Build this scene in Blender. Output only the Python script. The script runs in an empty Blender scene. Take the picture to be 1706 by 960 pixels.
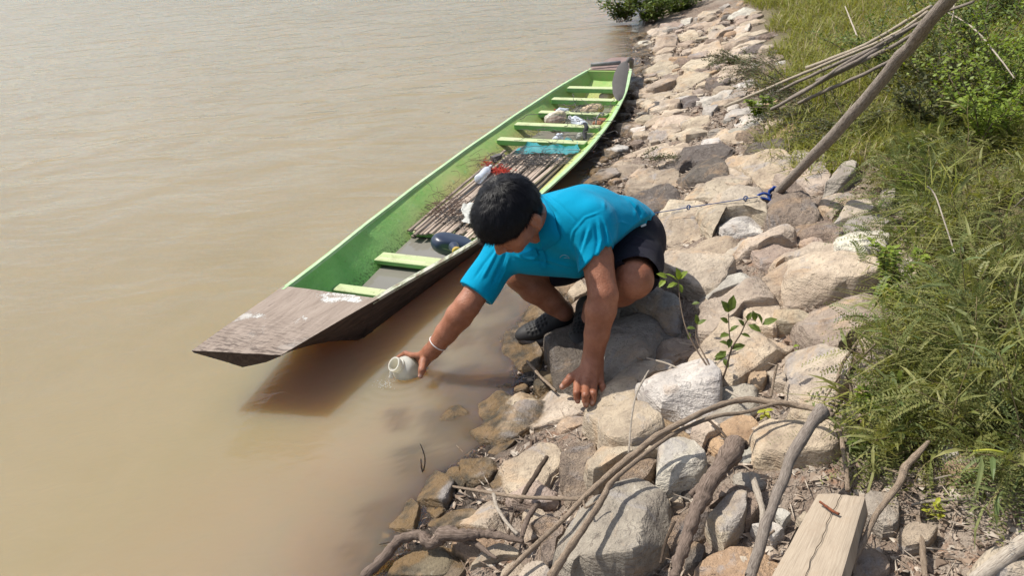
import bpy, bmesh, math, random
import numpy as np
from mathutils import Vector, Matrix, noise
from mathutils.bvhtree import BVHTree
random.seed(7); RNG = np.random.default_rng(7)
SC = bpy.context.scene; COL = SC.collection
rad = math.radians
# ---------------- camera ----------------
F, H = 1300.0, 1.5
_p, _a = rad(26.9), rad(-4.4)
CF = np.array([0, math.cos(_p), -math.sin(_p)]); _u = np.array([0, math.sin(_p), math.cos(_p)]); _r = np.array([1., 0, 0])
CR = _r*math.cos(_a) + _u*math.sin(_a); CU = -_r*math.sin(_a) + _u*math.cos(_a)
CAM = np.array([0, 0, H])
cd = bpy.data.cameras.new('camera'); cam = bpy.data.objects.new('camera', cd); COL.objects.link(cam)
cd.lens = F/1706*36; cd.sensor_width = 36; cd.clip_start = .05; cd.clip_end = 2000
cam.matrix_world = Matrix(((CR[0], CU[0], -CF[0], 0), (CR[1], CU[1], -CF[1], 0), (CR[2], CU[2], -CF[2], H), (0, 0, 0, 1)))
SC.camera = cam
# ---------------- world, sun, exposure ----------------
SUN_DIR = Vector((-.49, .24, .84)).normalized()          # towards the sun: left, a little behind the boat, high
el = math.asin(SUN_DIR.z); az = math.atan2(SUN_DIR.x, SUN_DIR.y)
W = bpy.data.worlds.new('World'); SC.world = W; W.use_nodes = True
nt = W.node_tree; nt.nodes.clear()
sky = nt.nodes.new('ShaderNodeTexSky'); sky.sky_type = 'NISHITA'; sky.sun_disc = False
sky.sun_elevation = el; sky.sun_rotation = az; sky.dust_density = 1.6; sky.air_density = 1.0; sky.ozone_density = 1.0
tint = nt.nodes.new('ShaderNodeMix'); tint.data_type = 'RGBA'; tint.inputs[0].default_value = .55
hs = nt.nodes.new('ShaderNodeHueSaturation'); hs.inputs['Saturation'].default_value = .5; hs.inputs['Value'].default_value = 1.6
bg = nt.nodes.new('ShaderNodeBackground'); bg.inputs['Strength'].default_value = .112
ow = nt.nodes.new('ShaderNodeOutputWorld')
nt.links.new(sky.outputs[0], hs.inputs['Color']); nt.links.new(sky.outputs[0], tint.inputs[6]); nt.links.new(hs.outputs[0], tint.inputs[7])
nt.links.new(tint.outputs[2], bg.inputs[0]); nt.links.new(bg.outputs[0], ow.inputs[0])
sd = bpy.data.lights.new('sun', 'SUN'); sd.energy = 5.0; sd.angle = rad(.53); sd.color = (1, .955, .87)
sun = bpy.data.objects.new('sun', sd); COL.objects.link(sun); sun.rotation_euler = SUN_DIR.to_track_quat('Z', 'Y').to_euler(); sun.location = (-5, 3, 9)
SC.view_settings.view_transform = 'Standard'; SC.view_settings.look = 'None'; SC.view_settings.gamma = 1
SC.view_settings.exposure = 0.22
SC.cycles.max_bounces = 8; SC.cycles.transparent_max_bounces = 16; SC.cycles.caustics_reflective = False; SC.cycles.caustics_refractive = False

# ---------------- geometry helpers ----------------
def ray(px, py): return CF + (px-853)/F*CR - (py-480)/F*CU
def Dp(px, py, d): return CAM + d*ray(px, py)
def Zp(px, py, z):
    w = ray(px, py); return CAM + w*((z-H)/w[2])
def pix(P):
    v = np.asarray(P) - CAM; d = v@CF
    return 853 + F*(v@CR)/d, 480 - F*(v@CU)/d, d
SH = [Zp(a, b, 0) for a, b in [(1062,45),(1075,100),(1060,150),(1045,200),(1000,290),(960,390),(930,470),(900,560),(872,650),(850,730),(790,770),(745,830),(700,900),(670,960)]]
SHY = np.array([p[1] for p in SH])[::-1]; SHX = np.array([p[0] for p in SH])[::-1]
SHY = np.concatenate([[-200, 0, 1.0], SHY, [14, 40, 300]]); SHX = np.concatenate([[-.75, -.6, -.42], SHX, [2.6, 12, 90]])
def shore_x(y): return np.interp(y, SHY, SHX)
_dt = np.array([-400, -60, -8, -2, -.8, -.25, 0, .5, 1.3, 2.6, 5, 60, 400.]); _dz = np.array([-6, -4, -2.2, -.8, -.33, -.085, 0, .11, .33, .62, .8, 2.0, 4.])
def ground_z(x, y): return np.interp(np.asarray(x)-shore_x(y), _dt, _dz)
def Gp(px, py, h=0.):
    w = ray(px, py); t0, t1 = .3, 60.
    ts = np.linspace(t0, 14, 700); P = CAM + ts[:, None]*w
    g = P[:, 2] - ground_z(P[:, 0], P[:, 1]) - h
    i = int(np.argmax(g < 0)) if (g < 0).any() else 699
    if i == 0: i = 1
    a = g[i-1]/(g[i-1]-g[i]+1e-9); return P[i-1]*(1-a) + P[i]*a
def nz(v, s=1., o=0.): return noise.noise(Vector((v[0]*s+o, v[1]*s+o*1.7, v[2]*s-o)))

def fin(o, label, cat, group, kind):
    if label: o['label'] = label
    if cat: o['category'] = cat
    if group: o['group'] = group
    if kind: o['kind'] = kind
    return o
def thing(name, loc, label=None, cat=None, group=None, kind=None):
    o = bpy.data.objects.new(name, None); COL.objects.link(o); o.location = Vector(loc); o.empty_display_size = .05
    o['_w'] = [float(c) for c in loc]
    return fin(o, label, cat, group, kind)
def mk(name, V, Fc, mat, parent=None, label=None, cat=None, group=None, kind=None, smooth=True, sharp=None, org=None, attrs=None, midx=None):
    V = np.asarray(V, dtype=float).reshape(-1, 3)
    if parent is not None:
        o0 = np.array(parent['_w']) if org is None else np.array(org)
    else:
        o0 = np.array(org) if org is not None else np.array([V[:, 0].mean(), V[:, 1].mean(), V[:, 2].min()])
    me = bpy.data.meshes.new(name); me.from_pydata((V-o0).tolist(), [], [list(map(int, f)) for f in Fc] if not isinstance(Fc, list) else Fc)
    for m in (mat if isinstance(mat, (list, tuple)) else [mat]): me.materials.append(m)
    if midx is not None: me.polygons.foreach_set('material_index', np.asarray(midx, dtype=np.int32))
    if smooth: me.polygons.foreach_set('use_smooth', [True]*len(me.polygons))
    if attrs:
        for k, A in attrs.items():
            A = np.asarray(A, dtype=np.float32)
            if A.ndim == 1:
                at = me.attributes.new(k, 'FLOAT', 'POINT'); at.data.foreach_set('value', A)
            else:
                at = me.attributes.new(k, 'FLOAT_VECTOR', 'POINT'); at.data.foreach_set('vector', A.ravel())
    me.update()
    if sharp and smooth: me.set_sharp_from_angle(angle=rad(sharp))
    o = bpy.data.objects.new(name, me); COL.objects.link(o)
    o['_w'] = [float(c) for c in o0]
    if parent is not None:
        o.parent = parent; o.location = Vector(o0 - np.array(parent['_w']))
    else: o.location = Vector(o0)
    return fin(o, label, cat, group, kind)
def join(parts):
    V = []; Fc = []; n = 0
    for v, f in parts:
        V.append(np.asarray(v, dtype=float).reshape(-1, 3)); Fc += [[int(i)+n for i in q] for q in f]; n += len(V[-1])
    return np.concatenate(V), Fc
def frame(d):
    d = np.asarray(d, float); d = d/(np.linalg.norm(d)+1e-12)
    a = np.array([0, 0, 1.]) if abs(d[2]) < .9 else np.array([1., 0, 0])
    x = np.cross(a, d); x /= np.linalg.norm(x); return x, np.cross(d, x), d
def tube(P, R, n=8, jit=0., seed=0, caps=True, flat=None):
    P = np.asarray(P, float); R = np.broadcast_to(np.asarray(R, float), (len(P),)); V = []; Fc = []
    T = np.gradient(P, axis=0); x, y, _ = frame(T[0])
    for i, (p, r_) in enumerate(zip(P, R)):
        t = T[i]/(np.linalg.norm(T[i])+1e-12); x = x - t*(x@t); x /= np.linalg.norm(x); y = np.cross(t, x)
        for k in range(n):
            a = 2*math.pi*k/n; rr = r_
            if jit: rr = r_*(1+jit*nz((p[0]+math.cos(a)*r_*1.5, p[1]+math.sin(a)*r_*1.5, p[2]), 1/(r_*2.2+1e-6), seed))
            V.append(p + x*math.cos(a)*rr + y*math.sin(a)*rr*(flat or 1))
    for i in range(len(P)-1):
        for k in range(n):
            a, b = i*n+k, i*n+(k+1) % n; Fc.append([a, b, b+n, a+n])
    if caps: Fc += [list(range(n))[::-1], list(range((len(P)-1)*n, len(P)*n))]
    return np.array(V), Fc
def smooth_path(P, R=None, m=6):
    P = np.asarray(P, float); n = len(P); out = []; ro = []
    R = np.broadcast_to(np.asarray(1. if R is None else R, float), (n,))
    for i in range(n-1):
        p0, p1, p2, p3 = P[max(i-1, 0)], P[i], P[i+1], P[min(i+2, n-1)]
        for j in range(m):
            t = j/m; out.append(.5*(2*p1+(p2-p0)*t+(2*p0-5*p1+4*p2-p3)*t*t+(3*p1-p0-3*p2+p3)*t**3)); ro.append(R[i]*(1-t)+R[i+1]*t)
    out.append(P[-1]); ro.append(R[-1]); return np.array(out), np.array(ro)
def box(c, X, Y, Z):
    c, X, Y, Z = map(lambda q: np.asarray(q, float), (c, X, Y, Z)); V = [c+sx*X+sy*Y+sz*Z for sz in (-1, 1) for sy in (-1, 1) for sx in (-1, 1)]
    return np.array(V), [[0, 2, 3, 1], [4, 5, 7, 6], [0, 1, 5, 4], [2, 6, 7, 3], [0, 4, 6, 2], [1, 3, 7, 5]]
def lathe(p0, axis, prof, n=20):
    x, y, d = frame(axis); V = []; Fc = []
    for (h, r_) in prof:
        for k in range(n):
            a = 2*math.pi*k/n; V.append(np.asarray(p0)+d*h+x*math.cos(a)*r_+y*math.sin(a)*r_)
    for i in range(len(prof)-1):
        for k in range(n):
            a, b = i*n+k, i*n+(k+1) % n; Fc.append([a, b, b+n, a+n])
    return np.array(V), Fc

# ---------------- material helpers ----------------
class NT:
    def __init__(s, name):
        s.m = bpy.data.materials.new(name); s.m.use_nodes = True; s.t = s.m.node_tree; s.t.nodes.clear()
        s.out = s.n('OutputMaterial')
    def n(s, kind, **kw):
        x = s.t.nodes.new('ShaderNode'+kind)
        for k, v in kw.items(): setattr(x, k, v)
        return x
    def l(s, a, b): s.t.links.new(a, b)
    def set(s, sock, v):
        if isinstance(v, bpy.types.NodeSocket): s.l(v, sock)
        elif v is not None:
            if isinstance(v, (tuple, list)) and len(v) == 3 and sock.type == 'RGBA': v = (*v, 1)
            sock.default_value = v
    def noise(s, vec, scale, detail=4, rough=.55, dist=0.):
        x = s.n('TexNoise'); s.set(x.inputs['Vector'], vec); x.inputs['Scale'].default_value = scale; x.inputs['Detail'].default_value = detail
        x.inputs['Roughness'].default_value = rough; x.inputs['Distortion'].default_value = dist; return x.outputs[0]
    def vor(s, vec, scale, feat='F1', out='Distance', rnd=1.):
        x = s.n('TexVoronoi', feature=feat); s.set(x.inputs['Vector'], vec); x.inputs['Scale'].default_value = scale; x.inputs['Randomness'].default_value = rnd
        return x.outputs[out]
    def ramp(s, f, stops, interp='LINEAR'):
        x = s.n('ValToRGB'); x.color_ramp.interpolation = interp; e = x.color_ramp.elements
        while len(e) < len(stops): e.new(.5)
        for q, (p, c) in zip(e, stops):
            q.position = p; q.color = (c, c, c, 1) if isinstance(c, (int, float)) else (*c, 1)
        s.l(f, x.inputs[0]); return x.outputs[0]
    def mix(s, f, a, b, mode='MIX'):
        x = s.n('Mix', data_type='RGBA', blend_type=mode); s.set(x.inputs[0], f); s.set(x.inputs[6], a); s.set(x.inputs[7], b); return x.outputs[2]
    def math(s, op, a, b=None, c=None, clamp=False):
        x = s.n('Math', operation=op, use_clamp=clamp); s.set(x.inputs[0], a)
        if b is not None: s.set(x.inputs[1], b)
        if c is not None: s.set(x.inputs[2], c)
        return x.outputs[0]
    def mapr(s, v, a, b, c=0., d=1.):
        x = s.n('MapRange'); s.set(x.inputs[0], v)
        for i, q in enumerate((a, b, c, d)): x.inputs[i+1].default_value = q
        return x.outputs[0]
    def scalev(s, vec, sc):
        x = s.n('Mapping'); s.l(vec, x.inputs[0]); x.inputs['Scale'].default_value = sc; return x.outputs[0]
    def obj(s):
        tc = s.n('TexCoord'); oi = s.n('ObjectInfo'); r = s.n('VectorMath', operation='MULTIPLY_ADD')
        s.l(oi.outputs['Random'], r.inputs[0]); r.inputs[1].default_value = (13.1, 7.7, 5.3); s.l(tc.outputs['Object'], r.inputs[2]); return r.outputs[0]
    def sep(s, v):
        x = s.n('SeparateXYZ'); s.l(v, x.inputs[0]); return x.outputs
    def bump(s, h, strength=.5, dist=.01, nrm=None):
        x = s.n('Bump'); s.l(h, x.inputs['Height']); x.inputs['Strength'].default_value = strength; x.inputs['Distance'].default_value = dist
        if nrm is not None: s.l(nrm, x.inputs['Normal'])
        return x.outputs[0]
    def bsdf(s, col, rough=.8, nrm=None, spec=.3, trans=0., ior=1.45, metal=0., alpha=None, sheen=0., sss=0., ssr=(.3, .12, .06), link=True):
        x = s.n('BsdfPrincipled'); s.set(x.inputs['Base Color'], col); s.set(x.inputs['Roughness'], rough); s.set(x.inputs['Metallic'], metal)
        s.set(x.inputs['Specular IOR Level'], spec); s.set(x.inputs['Transmission Weight'], trans); s.set(x.inputs['IOR'], ior)
        if nrm is not None: s.l(nrm, x.inputs['Normal'])
        if alpha is not None: s.set(x.inputs['Alpha'], alpha)
        if sheen: x.inputs['Sheen Weight'].default_value = sheen; x.inputs['Sheen Roughness'].default_value = .4
        if sss: x.inputs['Subsurface Weight'].default_value = sss; x.inputs['Subsurface Radius'].default_value = ssr; x.inputs['Subsurface Scale'].default_value = .012
        if link: s.l(x.outputs[0], s.out.inputs[0])
        return x.outputs[0]
def simple(name, c1, c2=None, scale=30, rough=.7, spec=.3, bump=.3, bdist=.003, bscale=None, stretch=None, **kw):
    N = NT(name); v = N.obj()
    if stretch: v = N.scalev(v, stretch)
    f = N.noise(v, scale, 5, .6); col = N.mix(N.ramp(f, [(.35, 0.), (.65, 1.)]), c1, c2 or tuple(q*.7 for q in c1))
    N.bsdf(col, rough, N.bump(N.noise(v, bscale or scale*2, 4, .6), bump, bdist) if bump else None, spec, **kw); return N.m
# ================= SETTING =================
_q1, _q2 = Zp(668, 628, 0), Zp(862, 585, 0)
RINGS = [(_q1[0], _q1[1], 150., .05), (_q2[0], _q2[1], 190., .025)]
def m_water():
    N = NT('river_water'); g = N.n('NewGeometry'); P = g.outputs['Position']
    at = N.n('Attribute', attribute_name='depth'); dep = at.outputs['Fac']
    big = N.noise(P, .55, 3, .5, .6); fine = N.noise(P, 2.6, 4, .6, .8)
    silt = N.math('ADD', N.math('MULTIPLY', big, .7), N.math('MULTIPLY', fine, .3))
    deepc = N.mix(N.ramp(silt, [(.35, 0.), (.65, 1.)]), (.232, .182, .096), (.268, .213, .122))
    near = N.mix(N.ramp(fine, [(.3, 0.), (.7, 1.)]), (.31, .205, .145), (.36, .245, .175))
    grey = N.mix(.5, near, (.22, .19, .14))
    nearf = N.mapr(dep, .02, .42, 1., 0.)
    c = N.mix(N.math('MULTIPLY', nearf, N.ramp(big, [(.3, .45), (.7, 1.)])), deepc, N.mix(N.ramp(fine, [(.42, 0.), (.58, 1.)]), near, grey))
    # ripples: long low swell away from the bank, fine chop far off, calm near
    vs = N.scalev(P, (.75, 1.3, 1.)); sep = N.sep(P)
    far = N.mapr(sep[1], 2.0, 6.0, .10, 1.)
    w1 = N.noise(vs, 2.1, 2, .4, .8); w2 = N.noise(N.scalev(P, (.8, 1.7, 1.)), 8., 2, .5, .5); w3 = N.noise(N.scalev(P, (.9, 1.6, 1.)), 13., 3, .6, .8)
    h = N.math('ADD', N.math('MULTIPLY', N.math('ADD', N.math('MULTIPLY', w1, 1.), N.math('MULTIPLY', w2, .16)), far), N.math('MULTIPLY', w3, .07))
    for (cx_, cy_, k_, a_) in RINGS:                            # small rings spreading from the bottle and the wet shoe
        vm = N.n('VectorMath', operation='DISTANCE'); N.l(P, vm.inputs[0]); vm.inputs[1].default_value = (cx_, cy_, 0); r_ = vm.outputs['Value']
        wv = N.math('MULTIPLY', N.math('SINE', N.math('MULTIPLY', r_, k_)), N.math('POWER', 2.718, N.math('MULTIPLY', r_, -9.))); h = N.math('ADD', h, N.math('MULTIPLY', wv, a_))
    nrm = N.bump(h, 1., .048)
    dif = N.n('BsdfPrincipled', subsurface_method='BURLEY'); N.set(dif.inputs['Base Color'], c); dif.inputs['Roughness'].default_value = 1.; dif.inputs['Specular IOR Level'].default_value = 0.
    dif.inputs['Subsurface Weight'].default_value = 1.; dif.inputs['Subsurface Radius'].default_value = (1., .52, .17); dif.inputs['Subsurface Scale'].default_value = .42   # light bleeding through the silt
    tr = N.n('BsdfTransparent'); tr.inputs['Color'].default_value = (.80, .66, .46, 1)
    T = N.math('POWER', 2.718, N.math('DIVIDE', dep, -.085)); T = N.math('MULTIPLY', T, .96, clamp=True)
    inner = N.n('MixShader'); N.l(T, inner.inputs[0]); N.l(dif.outputs[0], inner.inputs[1]); N.l(tr.outputs[0], inner.inputs[2])
    gl = N.n('BsdfGlossy'); gl.inputs['Roughness'].default_value = .035; N.l(nrm, gl.inputs['Normal'])
    fr = N.n('Fresnel'); fr.inputs['IOR'].default_value = 1.44; N.l(nrm, fr.inputs['Normal'])
    o = N.n('MixShader'); N.l(fr.outputs[0], o.inputs[0]); N.l(inner.outputs[0], o.inputs[1]); N.l(gl.outputs[0], o.inputs[2])
    N.l(o.outputs[0], N.out.inputs[0]); return N.m
M_WATER = m_water()
def m_soil():
    N = NT('bank_soil'); P = N.n('NewGeometry').outputs['Position']
    a = N.noise(P, 3., 5, .6); b = N.noise(P, 40, 6, .7); v = N.vor(P, 70.); v2 = N.vor(P, 190.)
    c = N.mix(N.ramp(a, [(.38, 0.), (.62, 1.)]), (.165, .115, .085), (.28, .225, .18))
    c = N.mix(N.ramp(b, [(.4, 0.), (.7, .75)]), c, (.37, .31, .25))
    c = N.mix(N.ramp(N.noise(P, 9., 5, .7), [(.58, 0.), (.68, .7)]), c, (.30, .16, .095))
    c = N.mix(N.ramp(v2, [(.1, .75), (.35, 0.)]), c, (.13, .095, .07))
    z = N.sep(P)[2]; wet = N.mapr(N.math('ADD', z, N.math('MULTIPLY', b, -.05)), -.012, .012, 1., 0.)
    at_ = N.n('Attribute', attribute_name='veg').outputs['Fac']; c = N.mix(N.math('MULTIPLY', at_, .95), c, N.mix(a, (.09, .085, .035), (.17, .14, .07)))
    c = N.mix(wet, c, (.055, .042, .032))
    c = N.mix(N.mapr(N.math('ADD', z, N.math('MULTIPLY', b, -.03)), -.05, -.028, 1., 0.), c, N.mix(b, (.24, .145, .085), (.36, .23, .15)))
    h = N.math('ADD', N.math('MULTIPLY', v, -.7), N.math('ADD', b, N.math('MULTIPLY', v2, -.5)))
    N.bsdf(c, N.mapr(wet, 0, 1, .95, .35), N.bump(h, .9, .014), .25); return N.m
M_SOIL = m_soil()
def nonuni(a, b, step, lo, hi, k=1.22):
    mid = list(np.arange(a, b, step)); s = step; x = mid[-1]; up = []
    while x < hi: s *= k; x += s; up.append(x)
    s = step; x = a; dn = []
    while x > lo: s *= k; x -= s; dn.append(x)
    return np.array(dn[::-1]+mid+up)
def sheet(us, ys, zf):
    U, Y = np.meshgrid(us, ys); X = U + shore_x(Y); Z = zf(X, Y); V = np.stack([X, Y, Z], -1).reshape(-1, 3)
    nx, ny = len(us), len(ys); i = np.arange(nx*ny).reshape(ny, nx)
    Fc = np.stack([i[:-1, :-1], i[:-1, 1:], i[1:, 1:], i[1:, :-1]], -1).reshape(-1, 4); return V, Fc.tolist()
us = nonuni(-.5, 2.4, .022, -350, 350); ys = nonuni(.55, 5.5, .022, -250, 400, 1.12)
V, Fc = sheet(us, ys, ground_z)
nm = (np.abs(V[:, 1]-5) < 6) & (np.abs(V[:, 0]) < 5)
for i in np.nonzero(nm)[0]:
    v = V[i]; V[i, 2] += .022*nz((v[0], v[1], 0), 4.) + .014*nz((v[0], v[1], 0), 14., 3) + .008*nz((v[0], v[1], 1), 40., 5)
uu = V[:, 0]-shore_x(V[:, 1]); u0v = np.interp(V[:, 1], [.9, 1.2, 1.5, 2., 2.6, 3.3, 3.9, 9], [1.75, 1.5, 1.15, 1.2, 1.2, 1.1, .85, 1.0]); veg = np.clip((uu-u0v)/.35, 0, 1)
mk('ground', V, Fc, M_SOIL, attrs={'veg': veg}, org=(0, 0, 0), kind='structure', label='pinkish brown earth bank sloping down into the river')
# ================= ROCKS =================
def m_rock(name='river_rock', rough_=False):
    N = NT(name); v = N.obj(); oi = N.n('ObjectInfo'); base = oi.outputs['Color']; P = N.n('NewGeometry').outputs['Position']
    a = N.noise(v, 9., 6, .62, .4); b = N.noise(v, 45., 6, .7); st = N.noise(N.scalev(v, (1, 1, 4.)), 14, 4, .6)
    c = N.mix(N.ramp(a, [(.34, 0.), (.66, 1.)]), N.mix(1., base, (.70, .66, .64), 'MULTIPLY'), N.mix(1., base, (1.16, 1.13, 1.08), 'MULTIPLY'))
    c = N.mix(N.ramp(N.noise(v, 6., 5, .6, .8), [(.54, 0.), (.68, .55)]), c, (.50, .335, .20))
    c = N.mix(N.ramp(N.noise(v, 5.2, 6, .65, 1.1), [(.56, 0.), (.64, .6)]), c, (.30, .28, .275))
    c = N.mix(N.ramp(b, [(.30, .55), (.46, 0.)]), c, (.10, .08, .07))
    c = N.mix(N.ramp(b, [(.60, 0.), (.74, .4)]), c, (.72, .66, .57))
    cr = N.ramp(N.vor(N.mix(.12, v, N.n('TexNoise').outputs[1]), 7., 'DISTANCE_TO_EDGE'), [(.0, .7), (.012, 0.)])
    c = N.mix(N.math('MULTIPLY', cr, N.ramp(a, [(.5, 0.), (.56, 1.)])), c, (.09, .07, .06))
    if rough_:
        c = N.mix(N.math('MULTIPLY', N.ramp(N.vor(v, 150.), [(.12, .8), (.4, 0.)]), N.ramp(N.noise(v, 22., 4, .7), [(.45, 0.), (.6, 1.)])), c, (.06, .05, .045)); c = N.mix(N.ramp(N.noise(v, 30., 6, .75), [(.35, .6), (.5, 0.)]), c, (.12, .095, .08))
    z = N.sep(P)[2]; wet = N.mapr(N.math('ADD', z, N.math('MULTIPLY', N.noise(P, 12, 3, .6), -.085)), -.012, .002, 1., 0.)
    stain = N.mix(N.ramp(N.noise(P, 16, 4, .6), [(.42, 0.), (.6, 1.)]), (.19, .12, .055), (.05, .04, .027))
    c = N.mix(N.math('MULTIPLY', wet, .85), c, stain)
    h = N.math('ADD', N.math('MULTIPLY', b, .8), N.math('ADD', N.math('MULTIPLY', st, 1.2), N.math('MULTIPLY', N.noise(v, 160., 3, .6), .35)))
    if rough_: h = N.math('ADD', h, N.math('MULTIPLY', N.noise(v, 34., 5, .75), 2.2))
    N.bsdf(c, N.mapr(wet, 0, 1, .9, .3), N.bump(h, 1., .015 if not rough_ else .018), .28); return N.m
M_ROCK = m_rock(); M_ROCKR = m_rock('pitted_rock', True)
TONE = {'c': (.46, .39, .305), 'w': (.53, .50, .45), 'g': (.345, .315, .275), 'b': (.375, .305, .245), 'd': (.22, .19, .17), 'o': (.37, .265, .175), 'm': (.19, .155, .11), 'p': (.19, .165, .145), 'r': (.35, .275, .22), 's': (.22,.20,.19)}
CR0 = {'A': (980, 220, .3125), 'B': (1040, 460, .3125), 'C': (880, 640, .20833), 'D': (740, 760, .20833), 'E': (1060, 660, .37866), 'G': (1040, 150, .20833),
       'T': (1000, 0, .20833), 'V': (1300, 240, .3333), 'W': (1300, 540, .3543), 'M': (840, 430, .19788), 'H': (900, 560, .1354), 'K': (600, 640, .33333)}
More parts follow.
